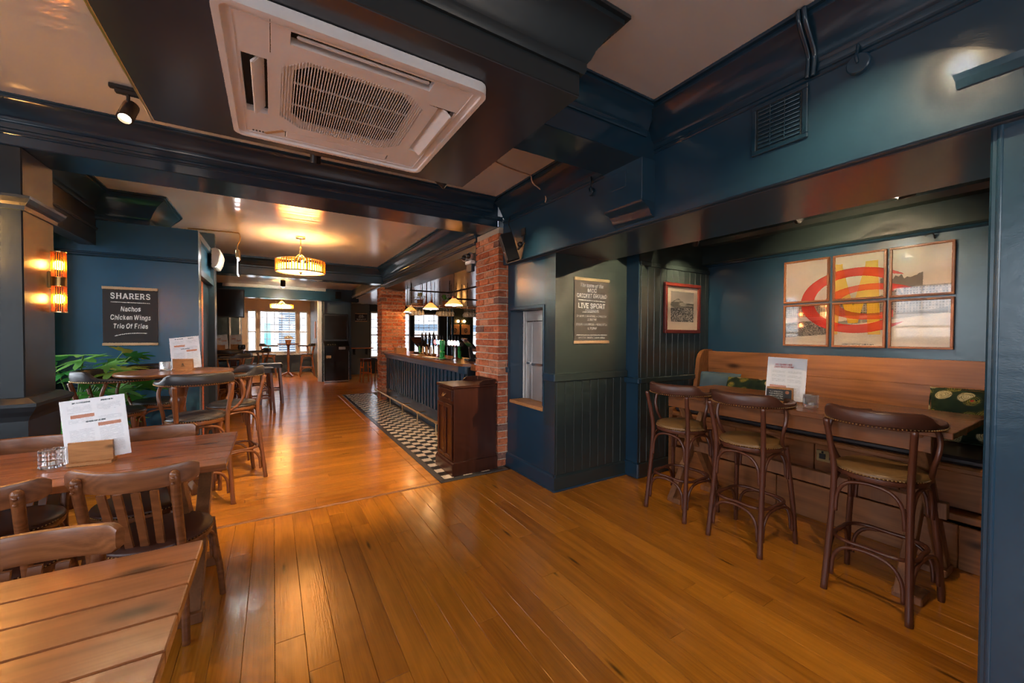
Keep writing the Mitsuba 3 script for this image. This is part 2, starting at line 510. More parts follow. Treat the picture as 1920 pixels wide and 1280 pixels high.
def floral(p, n, uv):
    d1, d2, r = mikit.voronoi(p.y * 11 + p.z * 3, p.z * 11 + p.x * 6)
    petals = dr.clip(1.8 * noise(p.y * 120 + d1 * 30, p.z * 120, p.x * 90) - 0.4 + 0.4 * dr.sin(d1 * 60), 0, 1)
    base = mix((0.006, 0.014, 0.012), (0.020, 0.036, 0.014), noise(p.y * 30, p.z * 30, p.x * 30))
    fl = dr.select(r < 0.34, 1.0, 0.0) * (1 - smoothstep(0.36, 0.48, d1))
    cream = mix((0.58, 0.48, 0.26), (0.22, 0.17, 0.07), petals)
    leaf = dr.select(r > 0.55, 1.0, 0.0) * (1 - smoothstep(0.25, 0.5, d1)) * petals
    c = mix(base, (0.30, 0.23, 0.04), leaf * 0.9)
    c = c * (1 - fl) + cream * fl
    dot = dr.select(r > 0.88, 1.0, 0.0) * (1 - smoothstep(0.06, 0.12, d1))
    return c * (1 - dot) + mi.Color3f(0.35, 0.02, 0.02) * dot


mat('floral', principled(proc(floral), 0.85, 0.2))


def menu_print(p, n, uv):
    """Rows of small print in two columns and two orange bands on white card."""
    u, v = uv.x, uv.y
    col = dr.select((u > 0.10) & (u < 0.47), 1.0, 0.0) + dr.select((u > 0.55) & (u < 0.92), 1.0, 0.0)
    row = v * 46
    fr = row - dr.floor(row)
    ink = dr.select((fr > 0.25) & (fr < 0.70), 1.0, 0.0) * dr.select(noise(u * 22, dr.floor(row) * 7.3) > 0.22, 1.0, 0.0)
    edge = dr.select(cell_rand(dr.floor(row), 5) * 0.12 + 0.03 < dr.minimum(dr.abs(u - 0.10), dr.abs(u - 0.55)) + dr.minimum(dr.abs(u - 0.47), dr.abs(u - 0.92)), 1.0, 0.6)
    body = dr.select((v > 0.08) & (v < 0.90), 1.0, 0.0)
    gap = 1 - dr.select(((v > 0.52) & (v < 0.62)) | ((v > 0.69) & (v < 0.78)), 1.0, 0.0)
    c = mix((0.80, 0.80, 0.80), (0.36, 0.38, 0.40), ink * col * body * gap * edge * 0.42)
    b1 = (u > 0.14) & (u < 0.50) & (v > 0.70) & (v < 0.755)
    b2 = (u > 0.54) & (u < 0.90) & (v > 0.53) & (v < 0.585)
    head = ((u > 0.18) & (u < 0.46) & (v > 0.935) & (v < 0.958)) | ((u > 0.62) & (u < 0.82) & (v > 0.935) & (v < 0.958)) | ((u > 0.36) & (u < 0.66) & (v > 0.615) & (v < 0.638))
    c = dr.select(b1 | b2, mi.Color3f(0.52, 0.22, 0.13), c)
    dash = dr.select(noise(u * 150, 3.0) > 0.3, 1.0, 0.3)
    return dr.select(head, mix((0.8, 0.8, 0.8), (0.10, 0.12, 0.13), dash), c)


mat('menu', principled(proc(menu_print), 0.35, 0.4))


def menu2_print(p, n, uv):
    u, v = uv.x, uv.y
    col = dr.select((u > 0.14) & (u < 0.48), 1.0, 0.0) + dr.select((u > 0.54) & (u < 0.88), 1.0, 0.0)
    row = v * 52
    fr = row - dr.floor(row)
    ink = dr.select((fr > 0.25) & (fr < 0.70), 1.0, 0.0) * dr.select(noise(u * 22, dr.floor(row) * 7.3) > 0.22, 1.0, 0.0)
    body = dr.select(((v > 0.12) & (v < 0.36)) | ((v > 0.42) & (v < 0.50)) | ((v > 0.53) & (v < 0.60)) | ((v > 0.63) & (v < 0.69)), 1.0, 0.0)
    c = mix((0.74, 0.72, 0.71), (0.36, 0.36, 0.36), ink * col * body * 0.6)
    panel = (u > 0.10) & (u < 0.92) & (v > 0.34) & (v < 0.78)
    c = dr.select(panel, c * mi.Color3f(0.93, 0.95, 0.95), c)
    b1 = (u > 0.10) & (u < 0.52) & (v > 0.27) & (v < 0.34)
    qr = dr.select(noise(u * 260, v * 370) > 0.5, 0.1, 0.7)
    return dr.select(b1, mi.Color3f(0.55, 0.25, 0.16), c)


mat('menu_red', principled(proc(menu2_print), 0.4, 0.4))
mat('ink_red', principled((0.40, 0.02, 0.03), 0.6, 0.3))
mat('ink_black', principled((0.02, 0.02, 0.02), 0.6, 0.3))


# the six-panel print: old ground in sepia, a red C ring and a yellow M across all panels (world y, z on the alcove wall)
def panel_print(p, n, uv):
    s = (1.85 - p.y) / 1.10          # 0 .. 1 to the right as seen
    t = (p.z - 1.306) / 0.79         # 0 .. 1 upwards
    sky_ = mix((0.60, 0.50, 0.42), (0.48, 0.40, 0.34), t)
    grain = noise(p.y * 90, p.z * 90)
    # stand roof lines and crowd
    roof = 0.56 + 0.10 * smoothstep(0.55, 0.80, s) - 0.05 * smoothstep(0.0, 0.2, s)
    build = dr.select((t < roof) & (t > 0.34), 1.0, 0.0)
    blocks = dr.clip(1.6 * fbm(s * 70, t * 26, 3) - 0.3 + 0.25 * noise(dr.floor(s * 90), dr.floor(t * 60)), 0, 1)
    wins = dr.select((s * 64 - dr.floor(s * 64) > 0.45) & (t * 40 - dr.floor(t * 40) > 0.35), 1.0, 0.0)
    cb = mix((0.34, 0.28, 0.23), (0.045, 0.038, 0.034), dr.clip(0.65 * blocks + 0.45 * wins, 0, 1))
    c = sky_ * (1 - build) + cb * build
    low = 0.34 - 0.30 * (0.42 - s) * dr.select(s < 0.42, 1.0, 0.0) * 0.55
    field = dr.select(t < low, 1.0, 0.0)
    c = c * (1 - field) + mix((0.62, 0.53, 0.42), (0.50, 0.41, 0.32), fbm(p.y * 160, p.z * 160, 0, 2) * 0.6 + 0.4 * noise(p.y * 9, p.z * 46)) * field
    wedge = dr.select(dr.abs(t - 0.245 - 0.20 * (s - 0.34)) < 0.024, 1.0, 0.0) * dr.select((s > 0.33) & (s < 0.97), 1.0, 0.0)
    c = c * (1 - 0.8 * wedge) + mi.Color3f(0.05, 0.042, 0.038) * 0.8 * wedge
    crowd = dr.select((t < 0.27 + 0.12 * s) & (t > 0.10 + 0.13 * s) & (s < 0.36), 1.0, 0.0)
    dots = smoothstep(0.38, 0.62, noise(p.y * 230, p.z * 260))
    c = c * (1 - crowd) + mix((0.035, 0.030, 0.028), (0.42, 0.36, 0.30), dots * 0.7) * crowd
    pav = dr.select((dr.abs(s - 0.74) < 0.11) & (t > 0.60) & (t < 0.68 + 0.06 * noise(p.y * 60)), 1.0, 0.0)
    c = c * (1 - 0.8 * pav) + mi.Color3f(0.06, 0.05, 0.045) * 0.8 * pav
    # yellow M
    def leg(x0, x1, y0, y1, w):
        k = x0 + (x1 - x0) * (t - y0) / (y1 - y0)
        return dr.select((dr.abs(s - k) < w) & (t > y0) & (t < y1), 1.0, 0.0)
    m = dr.maximum(dr.maximum(leg(0.345, 0.372, 0.14, 0.90, 0.036), leg(0.600, 0.580, 0.14, 0.90, 0.036)), dr.maximum(leg(0.475, 0.372, 0.26, 0.90, 0.030), leg(0.475, 0.580, 0.26, 0.90, 0.030)))
    c = c * (1 - 0.80 * m) + mi.Color3f(0.62, 0.34, 0.015) * 0.80 * m
    # red ring, open to the right
    ex, ez = (s - 0.490) / 0.360, (t - 0.50) / 0.345
    rr = dr.sqrt(ex * ex + ez * ez)
    opening = dr.select((ex > 0.50) & (dr.abs(ez) < 0.62 + 0.3 * (0.9 - ex)), 0.0, 1.0)
    ex2, ez2 = (s - 0.575) / 0.285, (t - 0.48) / 0.185
    r2 = dr.sqrt(ex2 * ex2 + ez2 * ez2)
    ring2 = dr.select((r2 < 1.0) & (r2 > 0.66), 1.0, 0.0) * dr.select((ex2 > 0.45) & (ez2 < 0.62), 0.0, 1.0)
    ring = dr.maximum(dr.select((rr < 1.0) & (rr > 0.745), 1.0, 0.0) * opening, ring2 * 0.9)
    c = c * (1 - 0.88 * ring) + mi.Color3f(0.50, 0.025, 0.020) * (0.6 + 0.4 * (1 - build)) * 0.88 * ring
    # caption strip
    cap = dr.select(t < 0.045, 1.0, 0.0)
    return c * (1 - cap) + mi.Color3f(0.60, 0.51, 0.41) * cap


mat('panel_print', principled(proc(panel_print), 0.035, 0.6))


def old_photo(p, n, uv):
    u, v = uv.x, uv.y
    sky_ = mi.Color3f(0.26, 0.24, 0.22)
    roof = 0.62 + 0.16 * dr.maximum(0, 1 - dr.abs(u - 0.30) * 3.4)
    b = dr.select(v < roof, 1.0, 0.0)
    lines = dr.select(noise(u * 4, v * 50) > 0.5, 1.0, 0.0)
    cb = mix((0.04, 0.038, 0.035), (0.20, 0.19, 0.17), lines * 0.7)
    crowd = dr.select(v < 0.46, 1.0, 0.0)
    cc = mix((0.02, 0.019, 0.018), (0.36, 0.33, 0.30), dr.select(noise(u * 62, v * 46) > 0.56, 1.0, 0.0))
    c = sky_ * (1 - b) + cb * b
    return c * (1 - crowd) + cc * crowd


mat('old_photo', principled(proc(old_photo), 0.15, 0.5))


def portrait(p, n, uv):
    u, v = uv.x - 0.5, uv.y - 0.40
    fig = dr.select((u * u * 6 + v * v * 5 < 0.30) & (v < 0.25), 1.0, 0.0)
    return mix((0.55, 0.33, 0.18), mix((0.04, 0.03, 0.03), (0.35, 0.26, 0.20), noise(u * 20, v * 20)), fig)


mat('portrait', principled(proc(portrait), 0.3, 0.4))

# ================================================================== STRUCTURE
ZC = 2.80
CORN = [(0, -.205), (.012, -.205), (.020, -.19), (.020, -.165), (.032, -.15), (.046, -.118), (.078, -.068), (.112, -.040), (.124, -.034), (.124, -.014), (.142, -.014), (.142, 0), (0, 0)]


def corn_y(xf_, d, y0, y1, zc=ZC, s=1.0, prof=CORN):
    return prism([(xf_ + d * o * s, zc + z * s) for o, z in prof], 'y', y0, y1)


def corn_x(yf, d, x0, x1, zc=ZC, s=1.0, prof=CORN):
    return prism([(yf + d * o * s, zc + z * s) for o, z in prof], 'x', x0, x1)


BEAD = [(0, -.03), (.010, -.03), (.018, -.022), (.018, -.010), (.026, -.006), (.026, .004), (0, .012)]

# ---- floors: boards along y by the camera, along x by the bar, each board its own piece
fl = struct('floor', bx(-3.4, 7.2, -2.3, 17, -0.08, -0.010), 'floor_gap', 'dark timber sub-floor under the boards')
YT = 3.475


def board(x0, x1, y0, y1, m):
    if x1 - x0 < 0.02 or y1 - y0 < 0.02: return
    part(fl, 'floor_board', cbox(x0 + .0007, x1 - .0007, y0 + .0007, y1 - .0007, -0.012, 0.0, .0012), m)


for ix in range(math.floor(-2.6 / BW), math.ceil(4.2 / BW)):
    off = hash_rand(ix, 7) * BL
    k = math.floor((-0.6 + off) / BL)
    ymin = -0.4 if ix * BW > -0.6 else 0.6
    ymax = YT if ix * BW < 2.2 else (2.8 if ix * BW < 3.05 else 2.65)
    xlim = 3.56
    if ix * BW > xlim: continue
    while k * BL - off < ymax:
        y0, y1 = max(k * BL - off, ymin), min((k + 1) * BL - off, ymax)
        board(ix * BW, (ix + 1) * BW, y0, y1, 'mat_floor_near')
        k += 1
part(fl, 'threshold_strip', cbox(-1.9, 1.345, YT, YT + .035, -.012, .003, .003), 'mat_trestle_wood')
nfar = 0
for iy in range(math.ceil((YT + .035) / B2W), 66):
    off = hash_rand(iy, 12) * B2L
    y0, y1 = iy * B2W, (iy + 1) * B2W
    if iy == math.ceil((YT + .035) / B2W): y0 = YT + .036
    xmin, xmax = -1.8, 1.255
    k = math.floor((xmin + off) / B2L)
    while k * B2L - off < xmax:
        x0, x1 = max(k * B2L - off, xmin), min((k + 1) * B2L - off, xmax)
        board(x0, x1, y0, y1, 'mat_floor_far')
        k += 1
# beyond the reach of single boards: one laid surface
part(fl, 'far_boards', join(bx(-3.3, 1.255, 6.6, 16.6, -.012, 0), bx(1.255, 2.4, 9.78, 16.6, -.012, 0), bx(2.4, 7.1, 3.7, 16.6, -.012, 0)), 'mat_floor_far')
part(fl, 'border_board', cbox(1.257, 1.345, YT + .036, 9.78, -.012, .001, .002), 'mat_floor_far')
part(fl, 'near_margin', join(bx(-2.7, -0.6, -2.2, .6, -.012, 0), bx(-.6, 4.2, -2.2, -.4, -.012, 0), bx(3.56, 4.2, -.4, 2.65, -.012, 0)), 'mat_floor_near')

# ---- chequered tile strip along the bar
ts = struct('floor_tiles', bx(1.347, 2.10, YT + .036, 9.78, -.012, -.004), 'grout', 'grout bed of the chequered tile strip')
nt = 0
tile = {c: mikit.ply(cbox(-.0492, .0492, -.0492, .0492, -.008, .0025, .0015), 'mat_tile_' + c) for c in ('black', 'cream', 'grey')}
bord = mikit.ply(cbox(-.030, .030, -.0492, .0492, -.008, .0025, .0015), 'mat_tile_grey')
far_b, far_c = [], []
for r in range(61):
    yy = 3.608 + 0.10 * r
    for c in range(6):
        xx = 1.460 + 0.1 * c
        col = 'cream' if (r + c) % 2 == 0 else 'black'
        if nt < 222:
            part(ts, 'tile', tile[col], to_world=T().translate([xx, yy, 0])); nt += 1
        else:
            (far_c if col == 'cream' else far_b).append(cbox(xx - .0492, xx + .0492, yy - .0492, yy + .0492, -.008, .0025, .0015))
    if nt < 222:
        part(ts, 'border_tile', bord, to_world=T().translate([1.379, yy, 0]))
    else:
        far_b.append(cbox(1.349, 1.409, yy - .049, yy + .049, -.008, .0025, .0015))
for c in range(7):
    part(ts, 'border_tile', mikit.ply(cbox(-.0492, .0492, -.020, .020, -.008, .0025, .0015), 'mat_tile_grey'), to_world=T().translate([1.40 + c * .1, 3.535, 0]))
part(ts, 'far_cream_tiles', join(far_c), 'mat_tile_cream', kind='stuff')
part(ts, 'far_black_tiles', join(far_b), 'mat_tile_black', kind='stuff')

# ---- ceilings
struct('ceiling', join(bx(-2.7, 4.3, -2.3, 3.8, ZC, ZC + .1)), 'ceiling', 'grey beige gloss ceiling by the camera')
struct('ceiling', join(bx(-1.94, 2.5, 3.8, 8.9, ZC, ZC + .1), bx(-3.4, -1.94, 6.9, 8.9, ZC, ZC + .1)), 'ceiling', 'warm beige gloss ceiling over the bar aisle')
struct('ceiling', bx(-3.4, 2.1, 8.8, 12.6, 2.70, 2.8), 'ceiling', 'pale ceiling of the far room')
struct('ceiling', bx(-1.1, 1.3, 12.4, 16.6, 2.62, 2.72), 'ceiling', 'pale ceiling of the window bay')
struct('ceiling', join(bx(2.43, 7.2, 3.76, 14.5, 2.46, 2.52), bx(2.0, 2.43, 8.93, 14.5, 2.46, 2.52)), 'ceiling', 'lowered gloss ceiling behind the bar')
struct('ceiling', bx(2.75, 4.3, -.6, 2.75, 2.45, 2.55), 'soffit', 'dark ceiling of the bench alcove')

# ---- beam A across the room
ba = struct('ceiling_beam', cbox(-2.6, 2.02, 3.60, 3.985, 2.525, ZC, .006), 'paint_gloss', 'deep blue gloss beam across the room')
part(ba, 'cornice', corn_x(3.60, -1, -2.6, 1.94, s=.68), 'mat_paint_gloss', smooth=30)
part(ba, 'bead', prism([(3.60 - o, 2.625 + z) for o, z in BEAD], 'x', -2.6, 2.06), 'mat_paint_gloss')
part(ba, 'lower_bead', prism([(3.60 - o * .5, 2.600 + z * .4) for o, z in BEAD], 'x', -2.6, 2.06), 'mat_paint_gloss')
part(ba, 'rear_cornice', corn_x(3.985, 1, -1.5, 2.0, s=.6), 'mat_paint_gloss', smooth=30)

# ---- beam B over the alcove and the dumbwaiter wall
bb = struct('ceiling_beam', cbox(2.095, 2.80, -.6, 3.60, 2.135, ZC, .005), 'paint', 'blue gloss beam over the bench alcove')
part(bb, 'fascia_board', cbox(2.075, 2.10, -.6, 3.60, 2.132, 2.555, .006), 'mat_paint')
part(bb, 'cornice', corn_y(2.095, -1, -.6, 3.58, s=1.12), 'mat_paint_gloss', smooth=30)
part(bb, 'bead', prism([(2.095 - o * .9, 2.585 + z) for o, z in BEAD], 'y', -.6, 3.60), 'mat_paint_gloss')
part(bb, 'soffit_panel', cbox(2.12, 2.795, -.55, 3.5, 2.128, 2.136, .002), 'mat_soffit')

# ---- beam C, stub beam between the air-conditioner box and beam B, with its corbel
bc = struct('ceiling_beam', cbox(1.18, 2.10, 1.685, 2.00, 2.505, ZC, .004), 'paint_gloss', 'short dark beam between duct box and wall beam')
part(bc, 'cornice', corn_x(1.685, -1, 1.18, 2.0, s=.78), 'mat_paint_gloss', smooth=30)
co = struct('beam_corbel', join(cbox(1.955, 2.085, 1.672, 2.000, 2.245, 2.510, .003)), 'paint', 'square blue corbel box under the short beam')
part(co, 'ogee_foot', prism([(2.08, 2.245), (1.955, 2.245), (1.965, 2.232), (1.995, 2.222), (2.025, 2.200), (2.040, 2.170), (2.066, 2.155), (2.08, 2.150)], 'y', 1.672, 1.998), 'mat_paint_gloss', smooth=35)
part(co, 'access_hatch', cbox(1.951, 1.957, 1.80, 1.96, 2.365, 2.475, .002), 'mat_paint')

# ---- duct box holding the air conditioner
db = struct('ceiling_bulkhead', cbox(-.515, 1.19, 1.375, 2.66, 2.480, ZC, .004), 'paint_dark', 'dark boxed bulkhead holding the air conditioner')
part(db, 'bottom_panel', cbox(-.512, 1.187, 1.378, 2.657, 2.476, 2.481, .0015), 'mat_soffit')
part(db, 'cornice', loft([[(-.62, 1.375 - o * 1.1, ZC + z * 1.1) for o, z in CORN], [(1.19 + o * 1.1, 1.375 - o * 1.1, ZC + z * 1.1) for o, z in CORN], [(1.19 + o * 1.1, 1.69, ZC + z * 1.1) for o, z in CORN]]), 'mat_paint_dark', smooth=30)
part(db, 'bead', prism([(1.375 - o * .9, 2.640 + z) for o, z in BEAD], 'x', -.54, 1.215), 'mat_paint_dark')
part(db, 'edge_glint', cbox(-.520, -.508, 1.37, 2.664, 2.474, 2.482, .002), 'mat_brass', label='thin brass strip standing in for warm light on the box edge')  # brass colour stands in for warm lamp light reflected along this edge

# ---- walls of the near room
def wall_x(yf, x0, x1, z0, z1, t=.12, d=1): return bx(x0, x1, min(yf, yf + d * t), max(yf, yf + d * t), z0, z1)
def wall_y(xf_, y0, y1, z0, z1, t=.12, d=1): return bx(min(xf_, xf_ + d * t), max(xf_, xf_ + d * t), y0, y1, z0, z1)


def holed_y(xf_, y0, y1, z0, z1, holes, t=.14, d=1):
    pg = sbox(y0, z0, y1, z1)
    for h in holes: pg = pg.difference(sbox(*h))
    return prism(pg, 'x', min(xf_, xf_ + d * t), max(xf_, xf_ + d * t))


def holed_x(yf, x0, x1, z0, z1, holes, t=.14, d=1):
    pg = sbox(x0, z0, x1, z1)
    for h in holes: pg = pg.difference(sbox(*h))
    return prism(pg, 'y', min(yf, yf + d * t), max(yf, yf + d * t))


struct('wall_left', holed_y(-2.6, -2.2, 3.8, 0, ZC, [(-.9, .75, .75, 2.45), (1.15, .75, 2.85, 2.45)], d=-1), 'paint')
struct('wall_back', holed_x(-2.2, -2.7, 4.3, 0, ZC, [(-1.9, .75, -.1, 2.45), (.6, .75, 2.3, 2.45)], d=-1), 'paint')
struct('wall_front_left', wall_x(3.70, -2.7, -1.70, 0, ZC), 'paint')


def sash_y(name, xf_, y0, y1, z0, z1, ny, nz, mat_='white_paint', d=1, lab=None):
    k = struct(name, join(cbox(xf_ - .03, xf_ + .03, y0, y0 + .05, z0, z1), cbox(xf_ - .03, xf_ + .03, y1 - .05, y1, z0, z1), cbox(xf_ - .03, xf_ + .03, y0 + .05, y1 - .05, z0, z0 + .06), cbox(xf_ - .03, xf_ + .03, y0 + .05, y1 - .05, z1 - .05, z1)), mat_, lab)
    part(k, 'meeting_rail', cbox(xf_ - .025, xf_ + .025, y0 + .05, y1 - .05, (z0 + z1) / 2 - .02, (z0 + z1) / 2 + .02), 'mat_' + mat_)
    for i in range(1, ny): y = y0 + (y1 - y0) * i / ny; part(k, 'glazing_bar', cbox(xf_ - .012, xf_ + .012, y - .009, y + .009, z0 + .06, z1 - .05), 'mat_' + mat_)
    for i in range(1, nz): z = z0 + (z1 - z0) * i / nz; part(k, 'glazing_bar', cbox(xf_ - .011, xf_ + .011, y0 + .05, y1 - .05, z - .009, z + .009), 'mat_' + mat_)
    part(k, 'pane', M([[xf_, y0 + .05, z0 + .06], [xf_, y1 - .05, z0 + .06], [xf_, y1 - .05, z1 - .05], [xf_, y0 + .05, z1 - .05]], [[0, 1, 2], [0, 2, 3]]), 'mat_pane')
    return k


def sash_x(name, yf, x0, x1, z0, z1, nx, nz, mat_='white_paint', lab=None, bar=.008):
    k = struct(name, join(cbox(x0, x0 + .04, yf - .03, yf + .03, z0, z1), cbox(x1 - .04, x1, yf - .03, yf + .03, z0, z1), cbox(x0 + .04, x1 - .04, yf - .03, yf + .03, z0, z0 + .06), cbox(x0 + .04, x1 - .04, yf - .03, yf + .03, z1 - .05, z1)), mat_, lab)
    part(k, 'meeting_rail', cbox(x0 + .04, x1 - .04, yf - .025, yf + .025, (z0 + z1) / 2 - .02, (z0 + z1) / 2 + .02), 'mat_' + mat_)
    for i in range(1, nx): x = x0 + (x1 - x0) * i / nx; part(k, 'glazing_bar', cbox(x - bar, x + bar, yf - .012, yf + .012, z0 + .06, z1 - .05), 'mat_' + mat_)
    for i in range(1, nz): z = z0 + (z1 - z0) * i / nz; part(k, 'glazing_bar', cbox(x0 + .04, x1 - .04, yf - .011, yf + .011, z - bar, z + bar), 'mat_' + mat_)
    nzz = max(1, nz)
    part(k, 'pane', M([[x0 + .04, yf, z0 + .06], [x1 - .04, yf, z0 + .06], [x1 - .04, yf, z1 - .05], [x0 + .04, yf, z1 - .05]], [[0, 1, 2], [0, 2, 3]]), 'mat_pane')
    return k


sash_y('window_1', -2.66, -.9, .75, .75, 2.45, 4, 6, lab='white sash window of the near room')
sash_y('window_2', -2.66, 1.15, 2.85, .75, 2.45, 4, 6, lab='white sash window beside the dining tables')
sash_x('window_3', -2.26, -1.9, -.1, .75, 2.45, 4, 6, lab='white sash window behind the camera')
sash_x('window_4', -2.26, .6, 2.3, .75, 2.45, 4, 6, lab='second white sash window behind the camera')

# ---- left column with capital band and plinth
lc = struct('column_left', cbox(-1.75, -1.30, 3.602, 4.00, 0, 2.526, .006), 'paint_dark', 'square dark painted column at the left')
def band(x0, x1, y0, y1, z, prof):
    """moulding round a rectangle: prof = (out, dz)"""
    rings = []
    for o, dz in prof:
        rings.append([[x0 - o, y0 - o, z + dz], [x1 + o, y0 - o, z + dz], [x1 + o, y1 + o, z + dz], [x0 - o, y1 + o, z + dz]])
    return loft(rings)
part(lc, 'capital_band', band(-1.75, -1.30, 3.602, 4.00, 2.19, [(-.01, -.05), (.012, -.045), (.016, -.02), (.030, -.005), (.045, .02), (.050, .035), (-.01, .045)]), 'mat_paint_dark')
part(lc, 'plinth', band(-1.75, -1.30, 3.602, 4.00, 0.0, [(.015, 0), (.015, .86), (.014, .861)]), 'mat_paint_dark')
part(lc, 'plinth_cap', band(-1.75, -1.30, 3.602, 4.00, 0.94, [(.0, -.085), (.020, -.08), (.030, -.05), (.052, -.02), (.068, .01), (.068, .03), (.02, .06), (-.01, .065)]), 'mat_paint_dark')

# ---- wall with the sharers board, left bay window beside it
YS = 5.5
ws = struct('wall_sharers', bx(-1.95, -.70, YS, YS + .10, 0, 2.53), 'paint_daylit', 'blue wall carrying the sharers board')
part(ws, 'upper_frieze', bx(-1.95, -1.12, YS + .001, YS + .1, 2.53, ZC), 'mat_paint_dark')
part(ws, 'picture_rail', prism([(YS - o * 1.3, 2.195 + z * 1.2) for o, z in BEAD], 'x', -1.80, -.70), 'mat_paint')
part(ws, 'upper_rail', prism([(YS - o * .6, 2.62 + z * .7) for o, z in BEAD], 'x', -1.80, -1.12), 'mat_paint_gloss')
part(ws, 'dado_rail', prism([(YS - o * 1.4, .90 + z * 1.6) for o, z in BEAD], 'x', -1.80, -.70), 'mat_paint')
part(ws, 'cornice', loft([[(-1.5, YS - o * 1.35, ZC + z * 1.35) for o, z in CORN], [(-1.12 + o * 1.35, YS - o * 1.35, ZC + z * 1.35) for o, z in CORN], [(-1.12 + o * 1.35, 6.15, ZC + z * 1.35) for o, z in CORN]]), 'mat_paint_gloss', smooth=30)
part(ws, 'return_wall', bx(-1.95, -1.12, YS + .1, 6.15, 2.53, ZC), 'mat_paint_dark')
part(ws, 'lobby_top', bx(-1.95, -.70, YS + .1, 7.0, 2.46, 2.53), 'mat_paint_dark')
be = struct('ceiling_beam', cbox(-1.62, -1.5, 3.985, YS, 2.27, ZC, .004), 'paint_dark', 'dark fascia over the window recess at the left')
part(be, 'cornice', corn_y(-1.5, 1, 3.985, YS, s=1.0), 'mat_paint_gloss', smooth=30)
part(be, 'bead', prism([(-1.5 + o * .6, 2.44 + z * .7) for o, z in BEAD], 'y', 3.985, YS), 'mat_paint_dark')
struct('wall_left_bay', holed_y(-1.80, 3.98, YS + .02, 0, ZC, [(4.10, .55, 5.34, 2.40)], d=-1), 'paint')
sash_y('window_5', -1.86, 4.10, 5.34, .55, 2.40, 3, 5, mat_='beige_paint', lab='sash window in the recess behind the left column')
part('wall_left_bay', 'window_architrave', join(cbox(-1.80, -1.765, 5.34, 5.42, .50, 2.47), cbox(-1.80, -1.765, 4.02, 4.10, .50, 2.47)), 'mat_beige_paint')
struct('trim_vent', join(cbox(-1.735, -1.60, YS - .012, YS, 2.365, 2.41, .002)), 'black_matte', 'narrow black vent slot in the wall')

# lobby door jambs beyond the sharers wall
ld = struct('door_1', join(cbox(-.76, -.70, YS + .1, YS + .20, 0, 2.46), cbox(-.80, -.69, 6.80, 7.02, 0, 2.46), cbox(-.78, -.70, YS + .2, 6.80, 2.06, 2.14)), 'paint_dark', 'dark door frame of the side lobby')
part(ld, 'transom_panel', cbox(-.77, -.735, YS + .2, 6.8, 2.14, 2.46), 'mat_paint')
part(ld, 'door_leaf', join(*[cbox(-.80, -.755, YS + .21 + i * .145, YS + .35 + i * .145, 0.02, 2.05, .003) for i in range(4)]), 'mat_orange_wood', label='orange varnished timber door')
part(ld, 'door_leaf', cbox(-.80, -.76, 6.10, 6.8, .02, 2.05), 'mat_paint_dark')

# ---- far room
b2 = struct('ceiling_beam', cbox(-3.3, 2.02, 8.62, 8.95, 2.47, ZC, .006), 'paint_gloss', 'dark gloss beam before the far room')
part(b2, 'cornice', corn_x(8.62, -1, -3.3, 2.0, s=.9), 'mat_paint_gloss', smooth=30)
b3 = struct('ceiling_beam', cbox(-3.3, 2.2, 12.45, 12.75, 2.36, 2.75, .006), 'paint_gloss', 'dark beam over the opening to the window bay')
struct('wall_left_far', wall_y(-3.3, 7.0, 12.7, 0, ZC, d=-1), 'paint_dark')
struct('wall_left_lobby', wall_x(7.02, -3.4, -.70, 0, ZC, d=-1), 'paint_dark')
wf = struct('wall_far_left', wall_x(12.62, -3.4, -.72, 0, 2.45), 'paint_dark')
d2 = struct('door_2', join(cbox(-.98, -.945, 12.57, 12.62, 0, 2.04), cbox(-.765, -.735, 12.57, 12.62, 0, 2.04), cbox(-.98, -.735, 12.57, 12.62, 2.04, 2.09)), 'white_paint', 'white door frame in the far left wall')
part(d2, 'door_leaf', cbox(-.945, -.765, 12.60, 12.618, .02, 2.04), 'mat_paint_dark')
struct('wall_bay_left', wall_y(-1.0, 12.7, 16.6, 0, 2.7, d=-1), 'paint_green')
struct('wall_bay_right', wall_y(1.19, 12.75, 16.6, 0, 2.7, t=.10), 'paint_green_lit')
cp = struct('pillar_bay', cbox(1.12, 1.22, 12.72, 12.90, 0, 2.40, .006), 'white_paint', 'partition end whitened for its highlight at the mouth of the window bay')  # white colour carries the highlight on the near end of the partition
part(cp, 'dark_edge', cbox(1.222, 1.25, 12.70, 12.90, 0, 2.40, .003), 'mat_paint_dark')
bw = struct('wall_bay_front', holed_x(16.5, -1.05, 1.25, 0, 2.7, [(-.78, .70, -.50, 2.24), (-.42, .70, .74, 2.24), (.82, .70, 1.11, 2.24)]), 'beige_paint', 'beige painted window wall of the bay')
part(bw, 'dado_panel', bx(-1.0, 1.19, 16.47, 16.5, 0, .62), 'mat_paint_dark')
part(bw, 'window_board', cbox(-.95, 1.18, 16.40, 16.5, .63, .67), 'mat_white_paint')
sash_x('window_6', 16.57, -.78, -.50, .70, 2.24, 1, 6, lab='narrow left sash of the far bay')
sash_x('window_7', 16.57, -.42, .74, .70, 2.24, 5, 6, lab='wide middle sash of the far bay')
sash_x('window_8', 16.57, .82, 1.11, .70, 2.24, 1, 6, lab='narrow right sash of the far bay')
struct('wall_machine', bx(1.24, 2.06, 12.95, 13.1, 0, 2.75), 'paint_dark')
struct('wall_far_right', bx(2.02, 2.90, 14.42, 14.56, 0, ZC), 'paint_green_lit', 'green painted wall by the far high shelf')
struct('wall_bar_left_end', join(bx(2.0, 2.06, 13.0, 14.5, 0, ZC), bx(2.0, 2.06, 8.94, 13.0, 2.44, ZC)), 'paint_dark')

